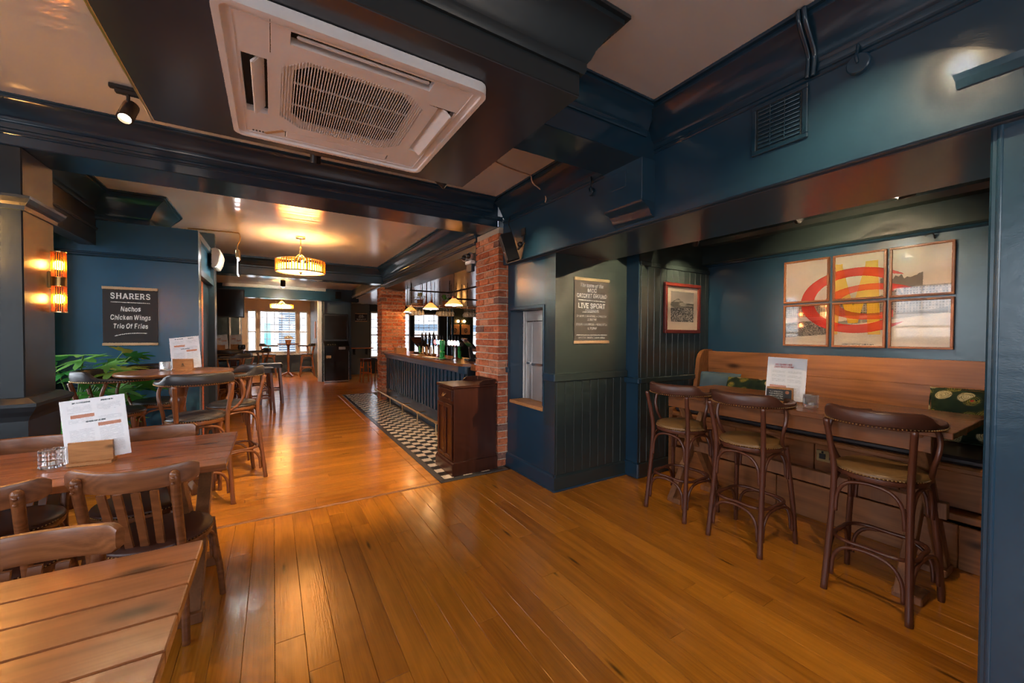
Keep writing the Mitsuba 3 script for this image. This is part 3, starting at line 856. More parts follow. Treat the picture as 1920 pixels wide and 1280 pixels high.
# ---- window wall behind the bar
wb = struct('wall_bar_back', holed_x(14.5, 2.88, 7.3, 0, ZC, [(2.95, .55, 3.62, 2.20), (3.74, .55, 4.38, 2.20), (4.52, .55, 5.52, 2.20), (6.95, .55, 7.2, 2.2)]), 'paint_dark', 'dark wall with windows behind the bar')
sash_x('window_9', 14.57, 2.95, 3.62, .55, 2.20, 3, 6, lab='sash window right of the far brick pillar')
sash_x('window_10', 14.57, 3.74, 4.38, .55, 2.20, 3, 6, lab='left sash window behind the bar')
sash_x('window_11', 14.57, 4.52, 5.52, .55, 2.20, 5, 6, lab='wide sash window behind the bar')
sash_x('window_12', 14.57, 6.95, 7.2, .55, 2.20, 1, 6, lab='right sash window behind the bar')
struct('wall_bar_right', wall_y(7.2, 3.6, 14.7, 0, ZC), 'paint_dark')
struct('wall_bar_near', bx(2.40, 7.3, 3.62, 3.75, 0, ZC), 'paint_dark')
for xx, lab in ((5.62, 'left'), (5.80, 'right')):
    struct('pillar_blue', cbox(xx, xx + .07, 13.9, 13.97, 0, ZC), 'paint', f'slim blue post behind the bar, {lab} one')

# ---- beam over the bar
b4 = struct('ceiling_beam', cbox(2.02, 2.42, 4.14, 8.9, 2.355, ZC, .005), 'paint_dark', 'moulded dark beam over the bar counter')
part(b4, 'cornice', corn_y(2.02, -1, 3.985, 8.6, s=1.15), 'mat_paint_gloss', smooth=30)
part(b4, 'bead', prism([(2.02 - o * .7, 2.475 + z) for o, z in BEAD], 'y', 4.14, 8.6), 'mat_paint_gloss')
part(b4, 'bead', prism([(2.02 - o * .9, 2.56 + z) for o, z in BEAD], 'y', 4.14, 8.6), 'mat_paint_gloss')

# ---- brick pillars
def brick_pillar(name, lab, x0, x1, y0, y1, z1, nb):
    k = struct(name, bx(x0 + .012, x1 - .012, y0 + .012, y1 - .012, 0, z1), 'mortar', lab)
    H, L, D, J = .0625, .215, .1025, .0125
    plys = {}
    def brk(xa, xb, ya, yb, za, m):
        key = (round(xb - xa, 4), round(yb - ya, 4), m)
        if key not in plys:
            w, l = (xb - xa) / 2, (yb - ya) / 2
            plys[key] = mikit.ply(cbox(-w, w, -l, l, 0, H, .004), f'mat_brick_{m}')
        if nb[0] <= 0: return
        nb[0] -= 1
        part(k, 'brick', plys[key], to_world=T().translate([(xa + xb) / 2 + rng.uniform(-.0012, .0012), (ya + yb) / 2 + rng.uniform(-.0012, .0012), za]).rotate([0, 0, 1], rng.uniform(-.25, .25)))
    n = int(z1 / .075)
    for r in range(n):
        z = r * .075 + .006
        pick = lambda: rng.choices([0, 1, 2, 3, 4], [5, 4, 2, 2, 3])[0]
        odd = r % 2
        # left face: runs in y from y0; corner brick shows its end or its side on the front face
        y = y0
        dx = D
        ys = [(L if not odd else D)]
        while sum(ys) + J * len(ys) < (y1 - y0) - .02: ys.append(min(L, (y1 - y0) - sum(ys) - J * len(ys)))
        for i, l in enumerate(ys):
            wx = (min(L, x1 - x0) if odd else D) if i == 0 else .06
            wx = min(wx, x1 - x0)
            if l > .03: brk(x0, x0 + wx, y, y + l, z, pick())
            y += l + J
        # front face from the corner brick on
        x = x0 + (min(L, x1 - x0) if odd else D) + J
        first = True
        while x < x1 - .025:
            w = min(L, x1 - x)
            brk(x, x + w, y0, y0 + .06, z, pick())
            x += w + J
    return k


brick_pillar('pillar_brick', 'red brick pillar beside the dumbwaiter hatch', 2.02, 2.20, 3.60, 4.135, 2.53, [300])
brick_pillar('pillar_brick', 'far red brick pillar at the end of the bar', 1.955, 2.46, 8.50, 8.92, 2.40, [300])

# ---- dumbwaiter wall (facing -x) and its return block (facing -y)
XD, YB = 2.14, 2.775
dw = struct('wall_dumbwaiter', holed_y(XD, YB + .004, 3.598, 0, 2.14, [(2.955, .715, 3.545, 1.655)], t=.10), 'paint', 'blue painted wall round the dumbwaiter hatch')
part(dw, 'baseboard', prism([(XD - .020, 0), (XD - .020, .125), (XD - .012, .140), (XD, .150), (XD, 0)], 'y', YB - .018, 3.598), 'mat_paint')
part(dw, 'toe_strip', cbox(XD - .028, XD - .018, YB - .02, 3.598, 0, .018, .003), 'mat_paint')
part(dw, 'dado_rail', join(cbox(XD - .030, XD + .001, YB - .028, 2.935, .985, 1.055, .006), cbox(XD - .026, XD, 3.548, 3.612, 1.0, 1.055, .005)), 'mat_paint')
part(dw, 'hatch_trim', join(cbox(XD - .012, XD, 2.935, 2.955, .74, 1.68, .003), cbox(XD - .012, XD, 2.935, 3.56, 1.655, 1.685, .003)), 'mat_paint')
part(dw, 'hatch_lining', join(bx(XD + .01, XD + .34, 3.545, 3.555, .70, 1.67), bx(XD + .01, XD + .34, 2.945, 2.955, .70, 1.67), bx(XD + .01, XD + .34, 2.945, 3.555, 1.655, 1.665), bx(XD + .33, XD + .34, 2.945, 3.555, .70, 1.67)), 'mat_paint')
part(dw, 'hatch_shelf', cbox(XD - .012, XD + .33, 2.957, 3.543, .690, .722, .003), 'mat_pine', label='timber sill of the hatch')
hd = thing('dumbwaiter_lift', 'stainless steel dumbwaiter doors inside the wall hatch', 'dumbwaiter')
part(hd, 'steel_frame', join(cbox(XD + .165, XD + .185, 3.495, 3.525, .723, 1.652, .002), cbox(XD + .165, XD + .185, 2.958, 3.495, 1.545, 1.652, .002)), 'mat_steel')
part(hd, 'door_panel', cbox(XD + .182, XD + .197, 3.405, 3.495, .724, 1.54, .002), 'mat_steel')
part(hd, 'door_panel', cbox(XD + .178, XD + .193, 2.958, 3.398, .724, 1.54, .002), 'mat_steel')
part(hd, 'handle_bar', join(cbox(XD + .166, XD + .183, 3.42, 3.49, 1.090, 1.115, .003), cbox(XD + .162, XD + .179, 2.958, 3.39, 1.080, 1.108, .003)), 'mat_chrome')
part(hd, 'white_edge', cbox(XD + .155, XD + .185, 3.524, 3.543, .723, 1.652, .002), 'mat_white_paint')

blk = struct('wall_block', join(bx(XD, 2.79, YB, 2.94, 0, 2.14), bx(2.79, 3.06, YB, 2.94, 0, 2.50)), 'paint_green', 'dark green return wall with the live sport board')
part(blk, 'baseboard', prism([(YB - .020, 0), (YB - .020, .125), (YB - .012, .140), (YB, .150), (YB, 0)], 'x', XD - .018, 3.045), 'mat_paint_green')
part(blk, 'toe_strip', cbox(XD - .02, 3.045, YB - .028, YB - .018, 0, .018, .003), 'mat_paint')
part(blk, 'dado_rail', cbox(XD - .028, 3.03, YB - .030, YB + .001, .985, 1.055, .006), 'mat_paint_green')
for i in range(9):
    x0 = XD + .012 + i * .1
    part(blk, 'panel_board', cbox(x0 + .001, min(x0 + .0985, 3.04), YB - .009, YB + .002, .145, .985, .0035), 'mat_paint_green')
YP = 2.62
pil = struct('pillar_alcove', bx(3.035, 3.09, YP + .002, YB + .02, 0, 2.46), 'paint', 'narrow blue pilaster at the mouth of the alcove')
part(pil, 'baseboard', cbox(3.018, 3.05, YP - .018, YB + .01, 0, .15, .008), 'mat_paint')
part(pil, 'dado_rail', cbox(3.005, 3.06, YP - .03, YB, .93, .985, .008), 'mat_paint')
was = struct('wall_alcove_side', bx(3.045, 4.3, YP, 2.8, 0, 2.50), 'paint_green', 'panelled green side wall of the bench alcove')
for i in range(12):
    x0 = 3.06 + i * .095
    part(was, 'panel_board', cbox(x0 + .001, min(x0 + .0935, 4.165), YP - .009, YP + .002, .985, 2.08, .0035), 'mat_paint_green')
    part(was, 'panel_board', cbox(x0 + .001, min(x0 + .0935, 4.165), YP - .009, YP + .002, .15, .93, .0035), 'mat_paint_green')
part(was, 'dado_rail', cbox(3.04, 4.168, YP - .032, YP + .001, .93, .985, .008), 'mat_paint_green')
part(was, 'baseboard', cbox(3.03, 4.168, YP - .020, YP + .001, 0, .15, .008), 'mat_paint_green')
part(was, 'head_board', cbox(3.045, 4.168, YP - .02, YP, 2.08, 2.125, .005), 'mat_paint_green')
XA = 4.17
wab = struct('wall_alcove_back', bx(XA, XA + .12, -.6, 2.8, 0, 2.50), 'paint', 'deep blue back wall of the bench alcove')
part(wab, 'boxing', prism([(XA, 2.175), (4.06, 2.175), (4.05, 2.185), (4.05, 2.36), (4.02, 2.38), (4.0, 2.42), (4.0, 2.45), (XA, 2.45)], 'y', -.6, 2.62), 'mat_paint_green', smooth=25)
part(wab, 'boxing_bead', prism([(XA + .0 - .0, 2.16), (XA - .05, 2.165), (XA - .062, 2.180), (XA, 2.19)], 'y', -.6, 2.62), 'mat_paint_gloss')
struct('wall_alcove_end', wall_x(-.35, 2.1, 4.3, 0, ZC, d=-1), 'paint')

# ---- right pillar with capital
rp = struct('pillar_right', cbox(2.140, 2.60, -.35, .312, 0, 2.20, .006), 'paint', 'tall blue pillar at the right edge of the picture')
part(rp, 'corner_bead', cyl((2.142, .29, 0), (2.142, .29, 2.19), .008), 'mat_paint')
part(rp, 'capital', band(2.140, 2.60, -.35, .312, 2.20, [(-.01, -.035), (.010, -.03), (.014, -.005), (.022, .005), (.030, .03), (.052, .06), (.070, .075), (.074, .105), (.080, .125), (-.01, .135)]), 'mat_paint_gloss')

# ================================================================== LAMPS
def emitter_part(parent, name, mesh, rad, smooth=True):
    d = mikit.ply(mesh, 'mat_lamp', smooth=smooth)
    d['emitter'] = {'type': 'area', 'radiance': {'type': 'rgb', 'value': [float(v) for v in rad]}}
    return part(parent, name, d)


def chandelier(x, y, zdrum, ztop, r, h, label, rad, n_rods=54):
    t = thing('chandelier', label, 'chandelier', 'drum chandeliers along the aisle')
    part(t, 'canopy', lathe([(.0, -.03), (.055, -.03), (.062, -.022), (.062, 0), (0, 0)], 20, (x, y, ztop)), 'brass', smooth=30)
    part(t, 'stem', cyl((x, y, zdrum + h + .17), (x, y, ztop - .03), .008), 'brass', smooth=True)
    part(t, 'finial', lathe([(0, 0), (.012, .01), (.022, .03), (.016, .05), (.024, .07), (.012, .10), (.02, .12), (.008, .15), (.0, .16)], 14, (x, y, zdrum + h + .06)), 'brass', smooth=True)
    part(t, 'arm', join(*[tube(catmull([(x + .015 * math.cos(a), y + .015 * math.sin(a), zdrum + h + .10), (x + .06 * math.cos(a), y + .06 * math.sin(a), zdrum + h + .06), (x + .11 * math.cos(a), y + .11 * math.sin(a), zdrum + h + .01), (x + (r - .01) * math.cos(a), y + (r - .01) * math.sin(a), zdrum + h - .005)], 4), .006, 6) for a in np.arange(4) * PI / 2 + .4]), 'brass', smooth=True)
    def hoop(z, rr, w=.008): return tube([(x + rr * math.cos(a), y + rr * math.sin(a), z) for a in np.arange(40) * 2 * PI / 40], w, 6, True)
    part(t, 'top_ring', hoop(zdrum + h, r), 'brass', smooth=True)
    part(t, 'bottom_ring', hoop(zdrum, r), 'brass', smooth=True)
    part(t, 'strap', join(*[bx(-.004, .004, -.003, .003, 0, h).apply_transform(trimesh.transformations.translation_matrix([x + (r + .012) * math.cos(a), y + (r + .012) * math.sin(a), zdrum])) for a in np.arange(8) * PI / 4 + .2]), 'brass_dark')
    part(t, 'glass_rods', join(*[cyl((x + r * math.cos(a), y + r * math.sin(a), zdrum + .006), (x + r * math.cos(a), y + r * math.sin(a), zdrum + h - .006), .0075, n=6) for a in np.arange(n_rods) * 2 * PI / n_rods]), 'amber_glass', kind='stuff', smooth=True)
    emitter_part(t, 'diffuser', lathe([(r - .045, .30 * h), (r - .040, .34 * h), (r - .040, .56 * h), (r - .045, .60 * h)], 40, (x, y, zdrum)), rad)
    emitter_part(t, 'bottom_diffuser', lathe([(.001, .006), (r - .02, .006), (r - .02, .010), (.001, .010)], 32, (x, y, zdrum)), [v * .16 for v in rad], smooth=False)
    part(t, 'bottom_knob', lathe([(0, -.03), (.010, -.022), (.006, -.008), (.022, -.004), (.022, .004), (0, .004)], 12, (x, y, zdrum)), 'brass', smooth=True)
    for q, (dx, dy) in enumerate([(.12, .05), (-.10, .08), (.02, -.13)]):
        emitter_part(t, 'bulb', ico((x + dx, y + dy, zdrum + h - .02), .022, 1), [v * 1.0 for v in rad])
    return t


chandelier(.345, 6.45, 2.285, ZC, .315, .165, 'glowing amber glass drum chandelier over the bar aisle', [c * L_CHAN for c in WARM])
chandelier(.215, 13.0, 2.135, 2.70, .29, .10, 'small distant amber drum chandelier before the far windows', [c * L_CHAN * 4.0 for c in WARM], 40)

# wall sconce on the left column
t = thing('wall_sconce', 'brass and ribbed glass wall light glowing on the left column', 'wall light')
sx, sy, s0, s1 = -1.256, 3.93, 1.545, 1.950
part(t, 'bracket', cbox(-1.302, -1.285, sy - .03, sy + .03, 1.70, 1.82, .003), 'brass_dark')
part(t, 'band', lathe([(.034, 1.718), (.038, 1.72), (.038, 1.780), (.034, 1.782)], 24, (sx, sy, 0)), 'brass_dark', smooth=30)
for z0, z1 in ((s0, 1.718), (1.782, s1)):
    part(t, 'glass_rods', join(*[cyl((sx + .034 * math.cos(a), sy + .034 * math.sin(a), z0), (sx + .034 * math.cos(a), sy + .034 * math.sin(a), z1), .0036, n=6) for a in np.arange(20) * 2 * PI / 20]), 'amber_glass', smooth=True, kind='stuff')
    part(t, 'rim', lathe([(.030, 0), (.039, 0), (.039, .006), (.030, .006)], 24, (sx, sy, z0 - .006 if z0 == s0 else z1)), 'brass')
for zb in (1.632, 1.862):
    emitter_part(t, 'bulb', lathe([(.001, -.032), (.018, -.026), (.026, -.012), (.026, .012), (.018, .026), (.001, .032)], 14, (sx, sy, zb)), [c * L_SCON for c in WARM])

# its twin on the column's front face, just outside the picture
t = thing('wall_sconce', 'second brass wall light on the front of the left column, beyond the picture edge', 'wall light')
part(t, 'bracket', cbox(-1.55, -1.49, 3.585, 3.603, 1.90, 2.02, .003), 'brass_dark')
part(t, 'band', lathe([(.034, 1.930), (.038, 1.932), (.038, 1.990), (.034, 1.992)], 20, (-1.52, 3.55, 0)), 'brass_dark', smooth=30)
for zb in (1.86, 2.06):
    emitter_part(t, 'bulb', lathe([(.001, -.05), (.026, -.04), (.030, -.012), (.030, .012), (.026, .04), (.001, .05)], 14, (-1.52, 3.55, zb)), [c * L_SCON * .8 for c in WARM])

# exit sign: edge-lit panel hanging from a rod, and the white emergency lamp box over the lobby door
t = thing('exit_sign', 'hanging glass exit sign shining cool white over the lobby door', 'exit sign')
ex, ey = -.394, 6.55
part(t, 'ceiling_rail', cyl((-.95, 6.62, 2.775), (ex, ey, 2.775), .008), 'brass_dark', smooth=True)
part(t, 'hook', tube(catmull([(ex, ey, 2.775), (ex + .016, ey, 2.72), (ex + .010, ey, 2.67), (ex - .016, ey, 2.60), (ex - .012, ey, 2.52)], 5), .006, 6), 'brass_dark', smooth=True)
part(t, 'housing', cbox(ex - .032, ex + .014, ey - .12, ey + .12, 2.42, 2.525, .006), 'brass')
emitter_part(t, 'lit_edge', bx(ex - .016, ex - .006, ey - .115, ey + .115, 2.406, 2.419), [L_EXIT * v for v in (.75, 1.0, .92)], smooth=False)
part(t, 'glass_panel', bx(ex - .015, ex - .007, ey - .108, ey + .11, 2.206, 2.405), 'glass')
emitter_part(t, 'lit_rim', join(bx(ex - .016, ex - .006, ey - .11, ey + .11, 2.196, 2.205), bx(ex - .016, ex - .006, ey - .118, ey - .110, 2.196, 2.405)), [L_EXIT * .7 * v for v in (.8, 1.0, .9)], smooth=False)
t = thing('emergency_light', 'white curved emergency light box on the lobby wall', 'emergency light')
part(t, 'housing', prism([(-.69, 2.28), (-.69, 2.525), (-.645, 2.535), (-.615, 2.52), (-.60, 2.46), (-.615, 2.36), (-.64, 2.30), (-.66, 2.28)], 'y', 6.50, 6.95), 'beige_paint', smooth=35)
emitter_part(t, 'lit_face', prism([(-.646, 2.534), (-.605, 2.52), (-.585, 2.455), (-.605, 2.35), (-.635, 2.285), (-.659, 2.281), (-.641, 2.30), (-.616, 2.36), (-.601, 2.46), (-.616, 2.519)], 'y', 6.51, 6.94), [.05, .08, .065], smooth=False)

# track with three spotlights, and the alcove spotlights
def track_spot(x, y, z, aim, key, power, cut, label, group, stem=.06, lit=6.0, color=WARMW, r=.034, L=.12):
    t = thing('spotlight', label, 'spotlight', group)
    a = np.array(aim, float) - np.array([x, y, z - stem - .05]); a /= np.linalg.norm(a)
    part(t, 'adapter', cbox(x - .055, x + .055, y - .014, y + .014, z - .022, z, .003), 'black_metal')
    part(t, 'stem', cyl((x, y, z - stem - .02), (x, y, z - .02), .008), 'black_metal', smooth=True)
    o = np.array([x, y, z - stem - .055])
    p0, p1 = o - a * L * .45, o + a * L * .55
    A, B = frames(np.array([p0, p1]))
    ang = np.arange(20) * 2 * PI / 20
    ring = lambda c, rr: [c + rr * (math.cos(w) * A[0] + math.sin(w) * B[0]) for w in ang]
    part(t, 'head', loft([ring(p0, r * .92), ring(p0 + a * .004, r), ring(p1 - a * .003, r), ring(p1, r * .97), ring(p1, r * .80), ring(p1 - a * .02, r * .76)]), 'black_metal', smooth=30)
    emitter_part(t, 'lens', loft([ring(p1 - a * .021, r * .74), ring(p1 - a * .018, r * .74)]), [lit * v for v in color], smooth=False)
    if lit > 20: emitter_part(t, 'bulb', ico(p1 + a * .004, r * .62, 1), [lit * v for v in color])
    if power: spot(key, p1 + a * .035, p1 + a, power, cut, color)
    return t


TG = 'black track spotlights near the ceiling'
trk = single('ceiling_track', cbox(-.78, 1.26, 3.06, 3.09, 2.778, 2.80, .003), 'black_metal', 'black lighting track behind the boxed bulkhead', 'light track')
track_spot(-.70, 3.075, 2.778, SPOT_AIM[0], 'spot_light_1', SPOT_P[0], 34, 'black track spotlight in the open left of the air conditioner', TG, r=.037, L=.145)
track_spot(.26, 3.075, 2.778, SPOT_AIM[1], 'spot_light_2', SPOT_P[1], 34, 'black spotlight peeping out below the middle of the bulkhead edge', TG)
track_spot(1.17, 3.075, 2.778, SPOT_AIM[2], 'spot_light_3', SPOT_P[2], 24, 'black spotlight peeping out at the right end of the bulkhead edge', TG)
AG = 'spotlights in the bench alcove'
track_spot(3.02, .735, 2.45, (2.30, 2.50, 2.03), 'spot_light_4', SPOT_P[3], 33, 'bright glaring spotlight facing the room from the alcove ceiling', AG, stem=.19, lit=60.0, r=.032, L=.07)
track_spot(3.00, 1.27, 2.45, SPOT_AIM[4], 'spot_light_5', SPOT_P[4], 45, 'black spotlight in the alcove aimed at the picture panels', AG, stem=.19, r=.03, L=.09)
track_spot(3.45, 2.30, 2.45, SPOT_AIM[5], 'spot_light_6', SPOT_P[5], 50, 'small spotlight lighting the panelled alcove side wall', AG, stem=.09, r=.03, L=.08)
track_spot(1.52, .42, 2.80, (2.55, 0.95, 0.9), 'spot_light_7', SPOT_P[6], 46, 'black ceiling spotlight over the camera, lighting the stools', TG, r=.04)
# added globe lamps, unseen behind the camera, that fill the room with light
for i, (px_, py_, pz_, pw) in enumerate(FILL_LAMPS):
    t = thing('pendant_lamp', f'added warm globe pendant, unseen fill light behind the camera, {["left","right","middle"][i]} one', 'pendant lamp')
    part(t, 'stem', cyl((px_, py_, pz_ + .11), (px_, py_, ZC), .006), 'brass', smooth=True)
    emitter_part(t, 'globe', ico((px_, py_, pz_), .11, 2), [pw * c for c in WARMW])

# ================================================================== AIR CONDITIONER
ac = thing('air_conditioner', 'large white ceiling cassette air conditioner in the dark bulkhead', 'air conditioner')
AX0, AX1, AY0, AY1, AZ = -.165, .800, 1.505, 2.485, 2.476
cx_, cy_ = (AX0 + AX1) / 2, (AY0 + AY1) / 2
outer = rrect(AX0, AY0, AX1, AY1, .05)
gx, gy, gc = .285, .285, .085
octo = Polygon([(cx_ - gx + gc, cy_ - gy), (cx_ + gx - gc, cy_ - gy), (cx_ + gx, cy_ - gy + gc), (cx_ + gx, cy_ + gy - gc), (cx_ + gx - gc, cy_ + gy), (cx_ - gx + gc, cy_ + gy), (cx_ - gx, cy_ + gy - gc), (cx_ - gx, cy_ - gy + gc)])
slots = {'near': sbox(cx_ - .26, AY0 + .065, cx_ + .26, AY0 + .135), 'rear': sbox(cx_ - .26, AY1 - .135, cx_ + .26, AY1 - .075), 'left': sbox(AX0 + .065, cy_ - .22, AX0 + .150, cy_ + .22), 'right': sbox(AX1 - .145, cy_ - .26, AX1 - .065, cy_ + .22)}
pan = outer.difference(octo)
for s_ in slots.values(): pan = pan.difference(s_)
part(ac, 'panel', prism(pan, 'z', AZ - .034, AZ - .004), 'white_plastic')
rim = outer.difference(outer.buffer(-.022))
part(ac, 'rim', prism(rim, 'z', AZ - .046, AZ - .033), 'white_plastic')
part(ac, 'panel_step', prism(outer.buffer(-.05).difference(outer.buffer(-.054)), 'z', AZ - .037, AZ - .033), 'white_plastic')
part(ac, 'dark_cavity', bx(AX0 + .03, AX1 - .03, AY0 + .03, AY1 - .03, AZ - .006, AZ - .002), 'black_matte')
bars = []
xx = cx_ - gx + .006
while xx < cx_ + gx:
    d = max(0, abs(xx - cx_) - (gx - gc))
    bars.append(bx(xx - .0019, xx + .0019, cy_ - gy + d, cy_ + gy - d, AZ - .036, AZ - .031))
    xx += .0108
part(ac, 'grille_bars', join(bars), 'white_plastic', kind='stuff')
inner = octo.buffer(-.045, join_style=2)
part(ac, 'grille_surround', prism(octo.difference(inner), 'z', AZ - .020, AZ - .013), 'white_plastic')
part(ac, 'grille_cross_bar', join(*[bx(cx_ - gx + .02, cx_ + gx - .02, cy_ + k - .003, cy_ + k + .003, AZ - .022, AZ - .016) for k in (-.09, .09)]), 'white_plastic')
def vane(x0, x1, y0, y1, axis, ang, z=AZ - .03):
    c = ((x0 + x1) / 2, (y0 + y1) / 2, z)
    m = cbox(x0, x1, y0, y1, z - .006, z + .006, .004)
    return xf(m, trimesh.transformations.rotation_matrix(ang, [1, 0, 0] if axis == 'x' else [0, 1, 0], c))
part(ac, 'vane', vane(cx_ - .24, cx_ + .245, AY0 + .085, AY0 + .112, 'x', .5, AZ - .024), 'white_plastic')
part(ac, 'vane', vane(cx_ - .255, cx_ + .255, AY1 - .135, AY1 - .078, 'x', -.08), 'white_plastic')
part(ac, 'vane', vane(AX0 + .085, AX0 + .150, cy_ - .205, cy_ + .205, 'y', -.9, AZ - .026), 'white_plastic')
part(ac, 'vane', vane(AX1 - .145, AX1 - .07, cy_ - .25, cy_ + .215, 'y', .75, AZ - .030), 'white_plastic')
part(ac, 'name_plate', xf(cbox(-.055, .055, -.010, .010, -.003, .0, .002), trimesh.transformations.translation_matrix([AX0 + .175, AY1 - .10, AZ - .034]) @ rotz(-.75)), 'batten')
part(ac, 'status_lights', join(*[cbox(AX0 + .08 + i * .014, AX0 + .087 + i * .014, AY1 - .075 + .0 * i, AY1 - .062, AZ - .036, AZ - .033, .001) for i in range(4)]), 'black_metal')
part(ac, 'seam', join(bx(AX0 + .16, AX0 + .162, AY0 + .02, AY0 + .22, AZ - .0348, AZ - .034), bx(AX1 - .19, AX1 - .06, cy_ - .262, cy_ - .260, AZ - .0348, AZ - .034)), 'black_metal')

# ================================================================== FITTINGS ON BEAM B
t = thing('air_vent', 'blue painted louvred air vent on the wall beam', 'air vent')
vy0, vy1, vz0, vz1 = .835, 1.078, 2.300, 2.545
def fr_yz(x, y0, y1, z0, z1, w, d): return join(cbox(x - d, x, y0, y1, z0, z0 + w, .003), cbox(x - d, x, y0, y1, z1 - w, z1, .003), cbox(x - d, x, y0, y0 + w, z0 + w, z1 - w, .003), cbox(x - d, x, y1 - w, y1, z0 + w, z1 - w, .003))
part(t, 'frame', fr_yz(2.076, vy0, vy1, vz0, vz1, .022, .016), 'paint_gloss')
part(t, 'back_plate', bx(2.068, 2.076, vy0 + .02, vy1 - .02, vz0 + .02, vz1 - .02), 'paint_dark')
for i in range(10):
    z = vz0 + .034 + i * .0195
    part(t, 'louvre', xf(cbox(2.060, 2.072, vy0 + .03, vy1 - .03, z - .006, z + .006, .002), trimesh.transformations.rotation_matrix(.5, [0, 1, 0], (2.066, 0, z))), 'paint_gloss')
part(t, 'divider', join(*[cbox(2.057, 2.064, vy0 + k - .0015, vy0 + k + .0015, vz0 + .025, vz1 - .025, .0008) for k in (.092, .155)]), 'paint_gloss')
for yy, zz, rr, lab in ((.655, 2.520, .040, 'round blue painted junction box beside the air vent'), (2.245, 2.485, .030, 'small round blue junction box left of the beam corbel')):
    t = thing('junction_box', lab, 'junction box')
    m = lathe([(rr, 0), (rr, .022), (rr - .004, .027), (0, .027)], 28)
    part(t, 'body', xf(m, trimesh.transformations.translation_matrix([2.076, yy, zz]) @ trimesh.transformations.rotation_matrix(-PI / 2, [0, 1, 0])), 'paint', smooth=30)
    part(t, 'cable', tube(catmull([(2.046, yy, zz), (2.044, yy + .004, zz + rr * .7), (2.06, yy + .004, zz + rr * 1.3), (2.062, yy + .004, 2.60)], 5), .006, 7), 'paint_gloss', smooth=True)
single('ceiling_cable', join(*[tube(catmull([(1.93, .80 + d, 2.795), (1.945, .80 + d, 2.74), (2.035, .805 + d, 2.66), (2.055, .81 + d, 2.62), (2.060, .815 + d, 2.56)], 5), .010, 7) for d in (0, .022)]), 'paint_gloss', 'pair of blue painted cables over the beam cornice', 'cable', smooth=True)
single('surface_cable', join(tube(catmull([(1.35, 2.72, 2.794), (1.50, 2.78, 2.794), (1.70, 2.84, 2.794), (1.935, 2.87, 2.794)], 4), .005, 6), tube(catmull([(1.935, 2.87, 2.79), (1.96, 2.87, 2.73), (2.05, 2.86, 2.68), (2.066, 2.83, 2.62), (2.07, 2.84, 2.575)], 5), .006, 6)), 'beige_paint', 'thin cable clipped across the ceiling and down the blue beam', 'cable', smooth=True)
t = thing('loudspeaker', 'black tilted loudspeaker at the end of the blue wall beam', 'loudspeaker')
spk = np.eye(4); R_ = trimesh.transformations.euler_matrix(0, -.30, 0) ; R_ = trimesh.transformations.rotation_matrix(-.42, [0, 0, 1]) @ R_
R_[:3, 3] = [1.955, 3.27, 2.245]
part(t, 'cabinet', xf(prism([(-.055, -.072), (-.055, .072), (.06, .045), (.06, -.045)], 'z', -.13, .13), R_), 'black_matte')
part(t, 'front_grille', xf(cbox(-.062, -.054, -.070, .070, -.125, .125, .005), R_), 'black_metal')
part(t, 'badge', xf(cbox(-.064, -.061, -.006, .006, -.04, -.028, .001), R_), 'chrome')
part(t, 'bracket', join(tube(catmull([(2.02, 3.22, 2.22), (2.05, 3.19, 2.27), (2.068, 3.18, 2.33), (2.073, 3.20, 2.40)], 4), .010, 7), cbox(2.062, 2.076, 3.16, 3.23, 2.36, 2.43, .003), ico((2.035, 3.20, 2.27), .028, 1)), 'black_metal')
part(t, 'wire', tube(catmull([(2.07, 3.45, 2.60), (2.05, 3.44, 2.52), (2.03, 3.36, 2.44), (1.99, 3.29, 2.38)], 5), .004, 6), 'black_metal')
t = thing('twin_spot_lamp', 'twin-headed emergency spotlight beside the brick pillar', 'emergency light')
part(t, 'box', cbox(1.975, 2.02, 4.16, 4.30, 2.14, 2.23, .006), 'paint')
part(t, 'body', cbox(1.96, 2.02, 4.15, 4.31, 2.23, 2.27, .008), 'white_plastic')
for dy in (4.18, 4.31):
    part(t, 'lamp_head', ico((1.965, dy, 2.315), .045, 2), 'chrome', smooth=True)
    part(t, 'lens', ico((1.945, dy - .012, 2.312), .034, 2), 'black_gloss', smooth=True)

# ================================================================== BAR STOOLS (bentwood, padded back with arms)
def sect(path_pts, half_h, half_t, k=12, power=3.0):
    """rings of rounded-rectangle section along a level path: half_h up/down, half_t in/out"""
    P = np.asarray(path_pts, float)
    t = np.gradient(P, axis=0); t[:, 2] = 0; t /= np.linalg.norm(t, axis=1, keepdims=True)
    nrm = np.stack([-t[:, 1], t[:, 0], np.zeros(len(P))], 1)
    ang = np.arange(k) * 2 * PI / k
    ca, sa = np.cos(ang), np.sin(ang)
    e = 2 / power
    ca, sa = np.sign(ca) * np.abs(ca) ** e, np.sign(sa) * np.abs(sa) ** e
    hh, ht = np.broadcast_to(half_h, (len(P),)), np.broadcast_to(half_t, (len(P),))
    return P[:, None] + ht[:, None, None] * ca[None, :, None] * nrm[:, None] + hh[:, None, None] * sa[None, :, None] * np.array([0, 0, 1.0])


def nails(path, r=.0045):
    base = trimesh.creation.icosphere(subdivisions=0, radius=r)
    V, F_ = np.array(base.vertices), np.array(base.faces)
    P = np.asarray(path)
    return M((V[None] + P[:, None]).reshape(-1, 3), (F_[None] + (np.arange(len(P)) * len(V))[:, None, None]).reshape(-1, 3))


def resample(P, step):
    P = np.asarray(P, float)
    d = np.r_[0, np.cumsum(np.linalg.norm(np.diff(P, axis=0), axis=1))]
    n = max(2, int(d[-1] / step))
    s = np.linspace(0, d[-1], n)
    return np.stack([np.interp(s, d, P[:, i]) for i in range(3)], 1)


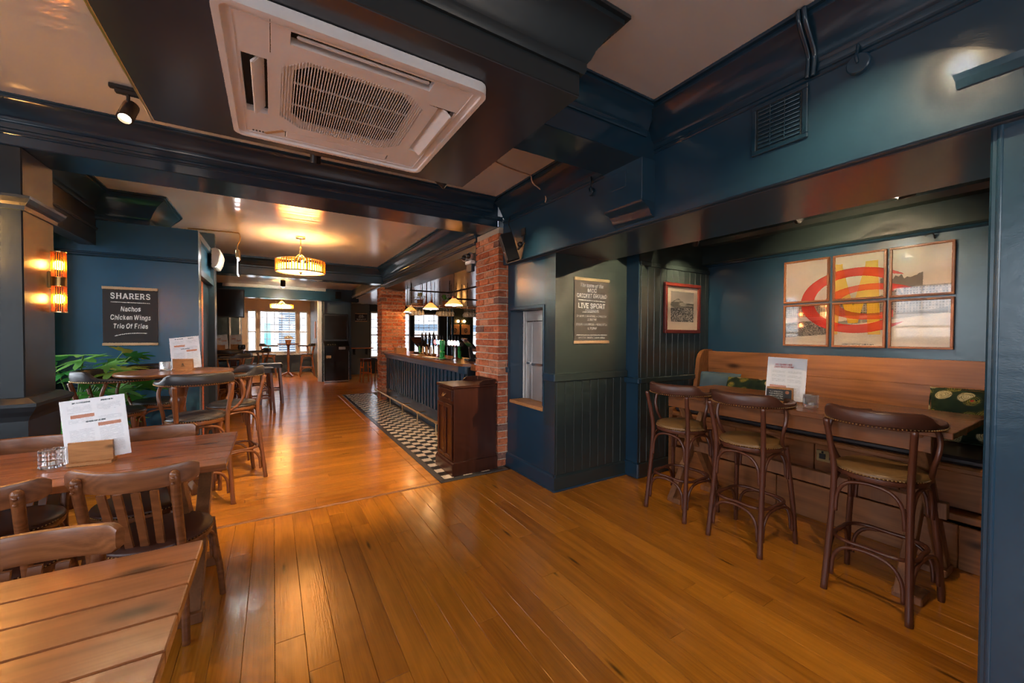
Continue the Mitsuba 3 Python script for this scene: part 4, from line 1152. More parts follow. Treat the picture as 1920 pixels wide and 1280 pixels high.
def arch(p0, p1, h, r, n=10, flat=.55):
    """bent inverted U between two leg points"""
    p0, p1 = np.array(p0, float), np.array(p1, float)
    w = p1 - p0
    up = np.array([0, 0, h])
    pts = [p0, p0 + up * .55 + w * .03, p0 + up * .88 + w * .16, p0 + up + w * .38, p0 + up + w * .62, p0 + up * .88 + w * .84, p0 + up * .55 + w * .97, p1]
    return tube(catmull(pts, 4), r, 8)


def make_stool(woodm, seatm, backm):
    P = Proto()
    for s in (-1, 1):
        post = catmull([(s * .172, -.208, 0), (s * .164, -.185, .22), (s * .156, -.158, .48), (s * .155, -.150, .66), (s * .164, -.172, .80), (s * .176, -.205, .945)], 5)
        P.add('back_post', tube(post, np.linspace(.0165, .0145, len(post)), 10), woodm, True)
        leg = catmull([(s * .200, .195, 0), (s * .190, .175, .25), (s * .172, .150, .50), (s * .160, .135, .655)], 5)
        P.add('front_leg', tube(leg, np.linspace(.0145, .0165, len(leg)), 10), woodm, True)
    # seat
    P.add('seat_ring', lathe([(.170, .640), (.186, .644), (.190, .655), (.188, .668), (.150, .672)], 36), woodm, smooth=40)
    sp = P.add('seat', lathe([(.150, .668), (.186, .670), (.190, .680), (.184, .694), (.160, .706), (.110, .713), (.05, .716), (.0, .717)], 36), seatm, smooth=True)
    P.add(sp + '__nail_trim', nails([(.1885 * math.cos(a), .1885 * math.sin(a), .674) for a in np.arange(76) * 2 * PI / 76], .0042), 'brass', kind='stuff')
    # padded back rail: arc open to the front
    A = np.radians(np.linspace(-150, 150, 49))
    px = .222 * np.sin(A); py = -.222 * np.cos(A) + .012
    py = np.where(py > 0, py * 1.15, py); px = px * (1 - .10 * np.clip((np.abs(A) - 1.9) / .7, 0, 1) * 0)
    lim = np.radians(66)
    k = 1 / (1 + np.exp((np.abs(A) - lim) / .055))
    top = .968 + .058 * k
    bot = .941 + .001 * k
    thick = .020 + .004 * k
    ends = np.abs(A) > np.radians(144)
    thick = np.where(ends, thick * .7, thick)
    path = np.stack([px, py, (top + bot) / 2], 1)
    path[:, 1] -= .012 * k
    bk = P.add('backrest', loft(sect(path, (top - bot) / 2, thick)), backm, True)
    npth = resample(np.stack([px * (1.0 + .020 / .222), (py - .012) * (1.0 + .022 / .222) + .012 - .012 * k, bot + .004], 1), .0155)
    P.add(bk + '__nail_trim', nails(npth, .0046), 'brass', kind='stuff')
    P.add('back_rail', loft(sect(np.stack([px * .99, py * .99, bot - .002], 1), .006, .016)), woodm, True)
    # bent arm supports
    for s in (-1, 1):
        P.add('arm_support', tube(catmull([(s * .200, .002, .942), (s * .217, -.008, .915), (s * .226, -.020, .870), (s * .222, -.030, .815), (s * .207, -.022, .755), (s * .194, .006, .700), (s * .184, .050, .665), (s * .176, .085, .652)], 5), .0115, 8), woodm, True)
    # upper arches under the seat
    L = lambda s, y, z: ((s * (.160 + .040 * (1 - z / .655)), .135 + .06 * (1 - z / .655), z) if y > 0 else (s * (.155 + .012 * (1 - z / .655)), -.150 - .045 * (1 - z / .655), z))
    ins = .86
    for a, b in ((L(-1, -1, .44), L(1, -1, .44)), (L(1, -1, .44), L(1, 1, .44)), (L(1, 1, .44), L(-1, 1, .44)), (L(-1, 1, .44), L(-1, -1, .44))):
        a, b = np.array(a), np.array(b); c = (a + b) / 2
        P.add('upper_arch', arch(c + (a - c) * .88, c + (b - c) * .88, .185, .0095), woodm, True)
    for a, b in ((L(-1, -1, .09), L(1, -1, .09)), (L(1, -1, .09), L(1, 1, .09)), (L(1, 1, .09), L(-1, 1, .09)), (L(-1, 1, .09), L(-1, -1, .09))):
        a, b = np.array(a), np.array(b); c = (a + b) / 2
        P.add('lower_arch', arch(c + (a - c) * .88, c + (b - c) * .88, .185, .0095), woodm, True)
    hp = [(.185 * math.cos(a) * (1 + .10 * math.cos(4 * a + PI)), .180 * math.sin(a) * (1 + .10 * math.cos(4 * a + PI)), .288) for a in np.arange(44) * 2 * PI / 44]
    P.add('foot_ring', tube(hp, .0105, 8, True), woodm, True)
    return P


stool_d = make_stool('bent_wood', 'leather_tan', 'leather_brown')
stool_w = make_stool('bent_wood_warm', 'leather_black', 'leather_black')
AS = 'bar stools at the alcove table'
stool_d.place('bar_stool', at(2.815, 1.985, 0, face(1, .03)), 'brown bentwood bar stool nearest the panelled green alcove wall', 'bar stool', AS)
stool_d.place('bar_stool', at(2.815, 1.445, 0, face(1, 0)), 'brown bentwood bar stool in the middle of the alcove table', 'bar stool', AS)
stool_d.place('bar_stool', at(2.820, .768, 0, face(1, 0)), 'brown bentwood bar stool nearest the tall blue pillar at right', 'bar stool', AS)

# ---- round high table and its stools by the sharers wall
RT = (-.74, 4.60)
t = thing('high_table', 'round dark wooden high table below the sharers board', 'high table')
part(t, 'tabletop', lathe([(.0, 1.030), (.395, 1.030), (.412, 1.036), (.418, 1.048), (.412, 1.060), (.0, 1.060)], 48, (*RT, 0)), 'alcove_table', smooth=30)
part(t, 'pedestal', lathe([(.055, .06), (.055, .10), (.035, .14), (.030, .5), (.042, .72), (.055, .76), (.060, .80), (.050, .83), (.062, .86), (.062, .98), (.075, 1.03)], 24, (*RT, 0)), 'bent_wood_warm', smooth=35)
for a in (.5, 2.07, 3.64, 5.21):
    part(t, 'foot', loft([[(RT[0] + math.cos(a) * d - math.sin(a) * w * sw, RT[1] + math.sin(a) * d + math.cos(a) * w * sw, z + h * sh) for sw, sh in ((-1, -1), (1, -1), (1, 1), (-1, 1))] for d, w, z, h in ((.03, .028, .13, .05), (.18, .026, .075, .035), (.33, .024, .025, .024))]), 'bent_wood_warm')
RS = 'bar stools round the high table'
SS = 1.06
stool_w.place('bar_stool', at(-.535, 4.06, 0, face(-.36, .93), SS), 'black leather bar stool with its back to the dining tables, below the menu', 'bar stool', RS)
stool_w.place('bar_stool', at(-1.17, 4.66, 0, face(1, .05), SS), 'black leather bar stool beside the leafy plant and left column', 'bar stool', RS)
stool_w.place('bar_stool', at(-.335, 4.62, 0, face(-.92, -.30), SS), 'black leather bar stool on the aisle side of the round high table', 'bar stool', RS)
stool_w.place('bar_stool', at(-.98, 5.17, 0, face(.30, -.95), SS), 'black leather bar stool between the high table and the sharers wall', 'bar stool', RS)

# ================================================================== DINING TABLES AND CHAIRS
def dining_table(xr, xl, y0, y1, label):
    t = thing('dining_table', label, 'dining table', 'plank dining tables at the left')
    n = 6
    w = (y1 - y0) / n
    for i in range(n):
        part(t, 'top_plank', cbox(xl, xr, y0 + i * w + .0014, y0 + (i + 1) * w - .0014, .738, .770, .003), 'table_wood')
    part(t, 'under_batten', join(cbox(xl + .2, xl + .27, y0 + .04, y1 - .04, .710, .738, .003), cbox(xr - .30, xr - .23, y0 + .04, y1 - .04, .710, .738, .003)), 'trestle_wood')
    for q, xx in enumerate((xr - .17, xl + .17)):
        a = cbox(-.022, .022, -.05, .05, -.50, .50, .004)
        yc = (y0 + y1) / 2
        ang = math.atan2((y1 - y0) - .20, .69)
        for s in (-1, 1):
            m = xf(cbox(xx - .030 - (.03 if s > 0 else -.03), xx + .030 - (.03 if s > 0 else -.03), -.045, .045, -.46, .46, .004), trimesh.transformations.rotation_matrix(s * ang, [1, 0, 0], (xx, 0, 0)))
            m.apply_translation([0, yc, .355])
            v = np.array(m.vertices); v[:, 2] = np.clip(v[:, 2], .005, .709)
            part(t, 'leg', M(v, m.faces), 'trestle_wood')
        part(t, 'foot_pad', cbox(xx - .07, xx + .07, y0 + .045, y0 + .145, 0, .05, .004), 'trestle_wood')
        part(t, 'foot_pad', cbox(xx - .07, xx + .07, y1 - .145, y1 - .045, 0, .05, .004), 'trestle_wood')
    part(t, 'stretcher', cbox(xl + .17, xr - .17, (y0 + y1) / 2 - .02, (y0 + y1) / 2 + .02, .30, .39, .004), 'trestle_wood')
    return t


dining_table(-.186, -1.75, .765, 1.508, 'plank dining table in the bottom left corner, its top empty')
dining_table(-.199, -1.75, 2.335, 3.078, 'plank dining table carrying the menu stand and glass tumbler')


def make_chair():
    P = Proto()
    W = 'chair_wood'
    for s in (-1, 1):
        post = catmull([(s * .168, -.165, 0), (s * .162, -.160, .22), (s * .156, -.165, .44), (s * .158, -.205, .62), (s * .162, -.245, .798)], 5)
        k = P.add('back_post', join(tube(post, np.linspace(.0155, .0185, len(post)), 12), ico(post[-1], .0185, 2)), W, True)
        P.add(k + '__bolt', join(*[ico((s * .163, -.262 + .0 * z, z), .0075, 1) for z in (.763, .786)]), W, True)
        leg = catmull([(s * .195, .195, 0), (s * .188, .180, .15), (s * .172, .160, .30), (s * .160, .150, .435)], 4)
        P.add('front_leg', tube(leg, np.linspace(.0135, .0175, len(leg)), 10), W, True)
    P.add('seat_ring', lathe([(.18, .415), (.202, .418), (.208, .430), (.206, .446), (.16, .450)], 36), W, smooth=40)
    st = P.add('seat', lathe([(.16, .446), (.203, .448), (.208, .456), (.202, .468), (.17, .478), (.11, .483), (.0, .485)], 36), 'leather_brown', True)
    P.add(st + '__nail_trim', nails([(.2065 * math.cos(a), .2065 * math.sin(a), .4515) for a in np.arange(84) * 2 * PI / 84], .0042), 'brass_dark', kind='stuff')
    # crest rail: bowed board with rounded ends
    A = np.linspace(-1, 1, 33)
    px = .222 * A
    py = -.258 + .085 * A * A
    e = np.clip((np.abs(A) - .86) / .14, 0, 1)
    hh = .046 * np.sqrt(np.clip(1 - .62 * e ** 2, 0, 1)) - .004 * (1 - np.abs(A)) * 0
    zc = .786 + .011 * A * A
    P.add('crest_rail', loft(sect(np.stack([px, py, zc], 1), hh, .0135, 12, 4.0)), W, smooth=40)
    for q, xq in enumerate((-.088, -.030, .030, .088)):
        yt = -.250 + .085 * (xq / .222) ** 2
        b0, b1 = np.array([xq * .86, -.165 + .02 * (abs(xq) / .1) , .44]), np.array([xq, yt, .735])
        rings = [[(c[0] + sx * .014, c[1] + sy * .006, c[2]) for sx, sy in ((-1, -1), (1, -1), (1, 1), (-1, 1))] for c in (b0, (b0 + b1) / 2 + [0, -.012 * 0, 0], b1)]
        P.add('back_slat', loft(rings), W)
    LB = lambda s, z: (s * (.160 + .035 * (1 - z / .435)), .150 + .045 * (1 - z / .435), z)
    LA = lambda s, z: (s * (.157 + .010 * (1 - z / .435)), -.162, z)
    for a, b in ((LA(-1, .22), LA(1, .22)), (LA(1, .22), LB(1, .22)), (LB(1, .22), LB(-1, .22)), (LB(-1, .22), LA(-1, .22))):
        a, b = np.array(a), np.array(b); c = (a + b) / 2
        P.add('brace_arch', arch(c + (a - c) * .88, c + (b - c) * .88, .185, .009), W, True)
    return P


chair = make_chair()
DC = 'bentwood dining chairs at the plank tables'
chair.place('dining_chair', at(-.470, 2.445, 0, face(.21, .98)), 'slat-back wooden dining chair in front of the menu stand table, back to us', 'dining chair', DC)
chair.place('dining_chair', at(-.97, 2.44, 0, face(.03, 1)), 'slat-back wooden dining chair cut by the left picture edge, back to us', 'dining chair', DC)
chair.place('dining_chair', at(-.607, 1.403, 0, face(.02, -1)), 'wooden dining chair tucked behind the empty corner table, facing us', 'dining chair', DC)
chair.place('dining_chair', at(-.63, 2.935, 0, face(0, -1)), 'wooden dining chair on the far side right of the menu stand', 'dining chair', DC)
chair.place('dining_chair', at(-1.14, 2.935, 0, face(0, -1)), 'wooden dining chair on the far side left behind the glass tumbler', 'dining chair', DC)


# ================================================================== MENUS, GLASSES
def card(w, h, th, m, lean=0.0):
    """upright card, uv printed on both faces; local x across, z up, y thickness"""
    b = bx(-w / 2, w / 2, -th / 2, th / 2, 0, h)
    v = np.array(b.vertices)
    uv = np.stack([v[:, 0] / w + .5, v[:, 2] / h], 1)
    R = trimesh.transformations.rotation_matrix(lean, [1, 0, 0])
    return M(trimesh.transform_points(v, R), b.faces), uv


def menu_stand(x, y, z, deg, label, gl=None, red=False, s=1.0, tilt=.115):
    t = thing('menu_stand', label, 'menu')
    tw = at(x, y, z, deg, s)
    m, uv = card(.235, .300, .0012, None, -.10)
    m.apply_transform(trimesh.transformations.rotation_matrix(-tilt, [0, 1, 0], (.015, 0, 0)))
    m.apply_translation([.020, .012, .016])
    part(t, 'menu_card', m, 'menu_red' if red else 'menu', to_world=tw, uv=uv)
    blk = Polygon([(-.035, 0), (.035, 0), (.035, .018), (.016, .018), (.010, .075), (-.004, .075), (-.010, .018), (-.035, .018)])
    part(t, 'holder_block', prism([(-.038, 0), (.034, 0), (.034, .016), (.010, .016), (.010, .012), (.004, .012), (-.010, .108), (-.024, .108), (-.016, .014), (-.038, .014)], 'x', -.078, .078), 'pine', to_world=tw)
    return t, tw


menu_stand(-.750, 2.675, .770, -4, 'white printed menu in a pine holder on the plank table, nearest menu')
t, tw = menu_stand(-.705, 4.66, 1.060, -14, 'pinkish printed menu in a pine holder on the round high table', s=.98)
part(t, 'stamp_mark', xf(join(text('A', .022), bx(-.016, .016, -.006, -.003, 0, .001)), trimesh.transformations.translation_matrix([0, -.0225, .045]) @ NEGY), 'ink_black', to_world=tw)
t, tw = menu_stand(3.085, 1.385, .930, face(1, 0) + 12, 'white menu with red heading in the alcove, black card before it', red=True, s=1.0, tilt=-.03)
for i, s_ in enumerate(('GET TOGETHER', 'OVER GOOD FOOD')):
    part(t, 'heading', xf(text(s_, .0105, .115 if i else .100, bold=True, depth=.0006), trimesh.transformations.translation_matrix([.015, -.0205 + .0280 + i * .0017 , .262 - i * .0165]) @ trimesh.transformations.rotation_matrix(-.10, [1, 0, 0]) @ NEGY), 'ink_red', to_world=tw)
m, uv = card(.150, .085, .002, None, -.10); m.apply_translation([-.005, -.030, .012])
part(t, 'black_card', m, 'chalkboard', to_world=tw)
for i, s_ in enumerate(('Why not use our', 'Greene King App', 'and we will bring', 'your order to you.')):
    part(t, 'card_lettering', xf(text(s_, .0075, depth=.0006), trimesh.transformations.translation_matrix([-.020, -.0335 + .0063 - i * .0014, .074 - i * .015]) @ NEGY), 'chalk', to_world=tw)
part(t, 'card_dot', xf(lathe([(.012, 0), (.012, .001), (0, .001)], 16), trimesh.transformations.translation_matrix([.045, -.0325 + .006, .075]) @ NEGY), 'copper', to_world=tw)


def tumbler(x, y, z, label, s=1.0):
    t = thing('glass_tumbler', label, 'glass', 'fluted candle tumblers on the tables')
    n = 48
    r0 = lambda a, b: b * (1 + .05 * (1 if int(round(a / (2 * PI) * n)) % 2 else -1))
    prof = [(.0, 0), (.036, 0)] + [(.0415 - (.0022 if k % 2 else 0), .006 + k * .009) for k in range(9)] + [(.038, .082)]
    inn = [(.035, .078), (.034, .018), (.0, .014)]
    rings = []
    for i, (r, zz) in enumerate(prof + inn):
        out = 2 <= i <= 10
        rings.append([[(r0(a, r) if out else r) * math.cos(a), (r0(a, r) if out else r) * math.sin(a), zz] for a in np.arange(n) * 2 * PI / n] if r > 0 else [[1e-4 * math.cos(a), 1e-4 * math.sin(a), zz] for a in np.arange(n) * 2 * PI / n])
    tw = at(x, y, z + .0008, 0, s)
    part(t, 'glass_body', loft(rings), 'glass', smooth=False, to_world=tw)
    part(t, 'candle', lathe([(.0, .0155), (.019, .0155), (.019, .030), (.0, .029)], 20), 'candle', to_world=tw)
    return t


tumbler(-.885, 2.675, .770, 'ribbed clear glass tumbler left of the nearest menu stand', 1.05)
tumbler(-.835, 4.66, 1.060, 'ribbed clear glass tumbler on the round high table')
tumbler(3.045, 1.185, .930, 'ribbed clear glass tumbler on the alcove table right of the menu')

# ================================================================== ALCOVE TABLE, BENCH
t = thing('alcove_table', 'long dark plank high table on trestles in the bench alcove', 'high table')
TX0, TX1, TY0, TY1, TZ = 2.825, 3.625, .505, 2.20, .930
for i in range(6):
    w = (TX1 - TX0) / 6
    part(t, 'top_plank', cbox(TX0 + i * w + .0008, TX0 + (i + 1) * w - .0008, TY0, TY1, TZ - .034, TZ, .003), 'alcove_table')
part(t, 'apron', join(cbox(TX0 + .03, TX0 + .055, TY0 + .08, TY1 - .06, TZ - .125, TZ - .034, .003), cbox(TX1 - .06, TX1 - .035, TY0 + .08, TY1 - .06, TZ - .125, TZ - .034, .003)), 'alcove_table')
for yy in (TY0 + .16, TY1 - .12):
    xc = 3.15
    for s in (-1, 1):
        m = xf(cbox(xc - .045, xc + .045, yy - .025 + s * .026, yy + .025 + s * .026, -.56, .56, .004), trimesh.transformations.rotation_matrix(s * .50, [0, 1, 0], (xc, yy, 0)))
        m.apply_translation([0, 0, .43])
        v = np.array(m.vertices); v[:, 2] = np.clip(v[:, 2], .03, .895)
        part(t, 'leg', M(v, m.faces), 'trestle_wood')
    part(t, 'foot', cbox(TX0 + .03, TX0 + .17, yy - .06, yy + .06, 0, .045, .005), 'trestle_wood')
    part(t, 'foot', cbox(3.32, 3.455, yy - .06, yy + .06, 0, .045, .005), 'trestle_wood')
part(t, 'stretcher', cbox(3.125, 3.175, TY0 + .07, TY1 - .03, .40, .49, .004), 'trestle_wood')

t = thing('bench', 'long varnished pine bench with planked back against the alcove wall', 'bench')
BY0, BY1 = -.30, 2.575
for i in range(3):
    z0 = .67 + i * .188
    part(t, 'back_plank', cbox(4.085, 4.125, BY0, BY1 - .02, z0 + .0004, z0 + .1876, .0015), 'bench_wood')
endp = sbox(3.48, .03, 4.16, .66).union(Polygon([(3.86, .60), (4.16, .60), (4.16, 1.25), (4.06, 1.25), (4.00, 1.235), (3.955, 1.20), (3.93, 1.15), (3.90, .95), (3.86, .75)]))
part(t, 'end_panel', prism(endp, 'y', BY1 - .02, BY1 + .025), 'bench_wood', smooth=20)
part(t, 'seat_board', cbox(3.48, 4.09, BY0, BY1 - .02, .60, .632, .006), 'bench_wood')
part(t, 'seat_edge', cbox(3.47, 3.50, BY0, BY1 - .02, .592, .624, .006), 'bench_wood')
part(t, 'seat_pad', cbox(3.50, 4.07, BY0, BY1 - .03, .632, .682, .016), 'leather_black')
x_ = BY0
for i, w in enumerate((.62, .55, .48, .60, .61)):
    part(t, 'front_panel', cbox(3.545, 3.565, x_ + .002, min(x_ + w, BY1 - .02) - .002, .36, .60, .004), 'bench_wood'); x_ += w
part(t, 'foot_rail', cbox(3.475, 3.60, BY0, BY1 - .02, .300, .345, .006), 'bench_wood')
x_ = BY0
for i, w in enumerate((.9, 1.0, .96)):
    part(t, 'plinth_board', cbox(3.520, 3.545, x_ + .0015, min(x_ + w, BY1 - .02) - .0015, .0, .265, .004), 'bench_wood'); x_ += w
t = thing('wall_socket', 'brass double wall socket on the bench front', 'socket')
part(t, 'plate', cbox(3.536, 3.545, 1.19, 1.335, .455, .540, .003), 'socket')
part(t, 'socket_hole', join(*[cbox(3.533, 3.538, 1.213 + k, 1.213 + k + .04, .475, .515, .002) for k in (0, .062)]), 'black_metal')
part(t, 'switch', join(*[cbox(3.531, 3.538, 1.226 + k, 1.226 + k + .012, .519, .533, .001) for k in (0, .062)]), 'black_metal')


def cushion(x, y, z, w, h, d, m, label, deg, lean, group=None, seed=0):
    n, k = 14, 10
    V = []
    for side in (1, -1):
        for i in range(n + 1):
            for j in range(n + 1):
                u, v = 2 * i / n - 1, 2 * j / n - 1
                e = (1 - u ** 4) ** .5 * (1 - v ** 4) ** .5
                pin = 1 - .07 * (1 - abs(v)) * abs(u) ** 3 * 0 - .05 * (1 - abs(u) ** 2) * abs(v) ** 6
                pin2 = 1 - .05 * (1 - abs(v) ** 2) * abs(u) ** 6
                wr = .006 * math.sin(7 * u + seed) * math.sin(5 * v + 2 * seed) * e
                V.append([u * w / 2 * pin2, side * (d / 2 * e + wr), v * h / 2 * pin])
    f = []
    N = (n + 1) ** 2
    for s in range(2):
        for i in range(n):
            for j in range(n):
                a = s * N + i * (n + 1) + j
                q = [a, a + n + 1, a + n + 2, a + 1]
                if s == 0: q = q[::-1]
                f += [[q[0], q[1], q[2]], [q[0], q[2], q[3]]]
    me = M(V, f)
    me = xf(me, trimesh.transformations.translation_matrix([x, y, z]) @ rotz(math.radians(deg)) @ trimesh.transformations.rotation_matrix(lean, [1, 0, 0]))
    t = thing('cushion', label, 'cushion', group)
    part(t, 'cover', me, m, smooth=True)
    edge = [(w / 2 * math.copysign(abs(math.cos(a)) ** .25, math.cos(a)) * .985, 0, h / 2 * math.copysign(abs(math.sin(a)) ** .25, math.sin(a)) * .985) for a in np.arange(60) * 2 * PI / 60]
    part(t, 'piping', xf(tube(edge, .004, 6, True), trimesh.transformations.translation_matrix([x, y, z]) @ rotz(math.radians(deg)) @ trimesh.transformations.rotation_matrix(lean, [1, 0, 0])), m, smooth=True)
    return t


cushion(3.940, 2.355, .858, .42, .33, .12, 'cushion_blue', 'plain blue grey cushion at the left end of the bench', 94, .22, seed=1)
cushion(3.845, 1.98, .845, .50, .31, .13, 'floral', 'dark floral cushion next to the plain blue one', 88, .30, seed=2)
cushion(3.965, .60, .870, .46, .36, .13, 'floral', 'dark floral cushion standing at the right end of the bench', 92, .20, seed=3)
cushion(3.715, .25, .825, .46, .40, .12, 'floral', 'dark floral cushion lying lowest by the right pillar', 80, 1.15, seed=4)

# ================================================================== PICTURES AND BOARDS
cols = [(1.492, 1.848), (1.118, 1.468), (.752, 1.102)]
rows = [(1.706, 2.096), (1.308, 1.690)]
pl = [['upper left', 'upper middle', 'upper right'], ['lower left', 'lower middle', 'lower right']]
for r_, (z0, z1) in enumerate(rows):
    for c_, (y0, y1) in enumerate(cols):
        t = thing('panel_picture', f'thin wooden framed cricket ground print, {pl[r_][c_]} of the six panels', 'picture', 'six-panel cricket print on the alcove wall')
        part(t, 'frame', fr_yz(XA, y0, y1, z0, z1, .016, .028), 'frame_wood')
        part(t, 'print', bx(XA - .014, XA - .002, y0 + .014, y1 - .014, z0 + .014, z1 - .014), 'panel_print')
        if (r_, c_) == (1, 1):
            part(t, 'caption', xf(text('LORDS CRICKET GROUND', .0085, .205, bold=True, depth=.0008), trimesh.transformations.translation_matrix([XA - .0142, 1.293, 1.330]) @ NEGX), 'ink_black')
t = thing('picture_light', 'slim brass picture light over the framed panels', 'picture light')
part(t, 'arm', tube(catmull([(XA - .002, .86, 2.125), (XA - .05, .86, 2.155), (XA - .07, .88, 2.150), (XA - .075, .90, 2.135)], 4), .004, 6), 'black_metal', smooth=True)

t = thing('framed_photo', 'red framed black and white crowd photograph on the panelled wall', 'picture')
fx0, fx1, fz0, fz1, fy = 3.385, 3.975, 1.425, 1.945, YP - .010
def fr_xz(y, x0, x1, z0, z1, w, d): return join(cbox(x0, x1, y - d, y, z0, z0 + w, .004), cbox(x0, x1, y - d, y, z1 - w, z1, .004), cbox(x0, x0 + w, y - d, y, z0 + w, z1 - w, .004), cbox(x1 - w, x1, y - d, y, z0 + w, z1 - w, .004))
part(t, 'frame', fr_xz(fy, fx0, fx1, fz0, fz1, .036, .030), 'frame_red')
part(t, 'mount', bx(fx0 + .03, fx1 - .03, fy - .012, fy - .001, fz0 + .03, fz1 - .03), 'mount_card')
b = bx(fx0 + .105, fx1 - .105, fy - .0135, fy - .0125, fz0 + .12, fz1 - .085)
v = np.array(b.vertices)
part(t, 'photograph', b, 'old_photo', uv=np.stack([(v[:, 0] - fx0 - .105) / (fx1 - fx0 - .21), (v[:, 2] - fz0 - .12) / (fz1 - fz0 - .205)], 1))


def board_sign(name, label, origin, basis, w, h, lines, rules, cat='chalkboard'):
    """origin: lower left corner on the wall; basis: drawing plane -> world"""
    t = thing(name, label, cat)
    B = trimesh.transformations.translation_matrix(origin) @ basis
    bt = .028
    part(t, 'panel', xf(cbox(.004, w - .004, bt * .5, h - bt * .5, 0, .006, .001), B), 'chalkboard')
    part(t, 'top_batten', xf(cbox(0, w, h - bt, h, 0, .016, .003), B), 'batten')
    part(t, 'bottom_batten', xf(cbox(0, w, 0, bt, 0, .016, .003), B), 'batten')
    for s_, hh, ww, y, style, sd in lines:
        m = slab_text(s_, hh, ww) if style == 'slab' else text(s_, hh, ww, bold=style in ('bold', 'handb'), hand=style.startswith('hand'), seed=sd, depth=.001)
        m.apply_translation([w / 2, y, .0062])
        part(t, 'lettering', xf(m, B), 'chalk')
    for pts in rules:
        P = catmull([(x, y, .0066) for x, y in pts], 6)
        part(t, 'chalk_rule', xf(join(*[bx(min(a[0], b_[0]), max(a[0], b_[0]) + .001, (a[1] + b_[1]) / 2 - .0028, (a[1] + b_[1]) / 2 + .0028, .0062, .0072) for a, b_ in zip(P[:-1], P[1:])]), B), 'chalk')
    return t


board_sign('chalkboard_sign', 'hanging black board listing sharers on the blue left wall', [-1.462, YS - .003, 1.272], NEGY, .425, .598,
           [('SHARERS', .056, .302, .478, 'slab', 1), ('Nachos', .047, .152, .352, 'handb', 4), ('Chicken Wings', .047, .305, .264, 'handb', 6), ('Trio Of Fries', .047, .262, .176, 'handb', 9)],
           [[(.065, .443), (.36, .438)], [(.09, .098), (.16, .118), (.25, .127), (.335, .126)]])
SHS = [(x_ / 100) for x_ in range(1)]
board_sign('chalkboard_sign', 'hanging black live sport board beside the bench alcove', [2.345, YB - .003, 1.322], NEGY, .440, .612,
           [('The home of the', .033, .285, .526, 'handb', 11), ('MCC', .034, .115, .480, 'handb', 12), ('CRICKET GROUND', .036, .375, .428, 'handb', 13), ('LIVE SPORT', .046, .335, .330, 'bold', 14),
            ('SHOWING HERE', .014, .170, .304, 'hand', 15), ('16 MAR / ARSENAL v CHELSEA', .019, .375, .248, 'hand', 16), ('1.30PM', .020, .110, .215, 'hand', 17), ('16 MAR / LIVERPOOL v NEWCASTLE', .019, .395, .170, 'hand', 18), ('4.30PM', .022, .115, .132, 'hand', 19),
            ('SKY / TNT SPORTS / PRIME VIDEO', .013, .330, .048, 'plain', 20)],
           [[(.05, .405), (.385, .398)], [(.10, .292), (.20, .296), (.31, .298)], [(.03, .080), (.41, .080)]])
board_sign('chalkboard_sign', 'small distant black board on the far green wall', [2.42, 14.415, 1.835], NEGY, .40, .29,
           [('LIVE', .040, .12, .190, 'bold', 1), ('SPORT', .044, .18, .135, 'bold', 2), ('SHOWING HERE', .026, .30, .075, 'bold', 3)], [[(.05, .060), (.35, .060)]])

# ================================================================== CABINET BY THE BRICK PILLAR
t = thing('side_cabinet', 'dark mahogany cabinet with drawer standing against the brick pillar', 'cabinet')
CX0, CX1, CY0, CY1 = 1.515, 2.000, 3.245 + .345, 4.02
part(t, 'body', cbox(CX0 + .006, CX1, CY0 + .006, CY1 - .006, .10, .865, .003), 'mahogany')
part(t, 'plinth', prism([(CX0 - .022, 0), (CX0 - .022, .105), (CX0 - .012, .120), (CX0, .130), (CX1, .130), (CX1, 0)], 'y', CY0 - .018, CY1 + .01), 'mahogany')
part(t, 'top', cbox(CX0 - .016, CX1 + .004, CY0 - .014, CY1 + .012, .862, .890, .006), 'mahogany')
part(t, 'back_gallery', cbox(CX1 - .020, CX1 - .002, CY0 + .022, CY1 - .022, .889, .935, .004), 'mahogany')
part(t, 'side_gallery', prism([(CX1 - .20, .89), (CX1 - .02, .89), (CX1 - .02, .935), (CX1 - .15, .932), (CX1 - .19, .910)], 'y', CY0 + .004, CY0 + .022), 'mahogany')
part(t, 'side_gallery', prism([(CX1 - .20, .89), (CX1 - .02, .89), (CX1 - .02, .935), (CX1 - .15, .932), (CX1 - .19, .910)], 'y', CY1 - .022, CY1 - .004), 'mahogany')
dr_ = part(t, 'drawer', join(cbox(CX0 - .004, CX0 + .01, CY0 + .03, CY1 - .03, .735, .845, .003), fr_yz(CX0 - .003, CY0 + .03, CY1 - .03, .735, .845, .018, .008)), 'mahogany')
part(t, 'drawer__pull', join(ico((CX0 - .022, (CY0 + CY1) / 2, .785), .013, 1), tube(catmull([(CX0 - .01, (CY0 + CY1) / 2 - .035, .80), (CX0 - .03, (CY0 + CY1) / 2 - .02, .775), (CX0 - .03, (CY0 + CY1) / 2 + .02, .775), (CX0 - .01, (CY0 + CY1) / 2 + .035, .80)], 4), .004, 6)), 'brass_dark')
for y0, y1 in ((CY0 + .022, (CY0 + CY1) / 2 - .004), ((CY0 + CY1) / 2 + .004, CY1 - .022)):
    part(t, 'door', join(fr_yz(CX0 - .001, y0, y1, .145, .700, .034, .012), cbox(CX0 + .0, CX0 + .006, y0 + .03, y1 - .03, .175, .67, .002), fr_yz(CX0 - .003, y0 + .030, y1 - .030, .178, .667, .010, .008)), 'mahogany')

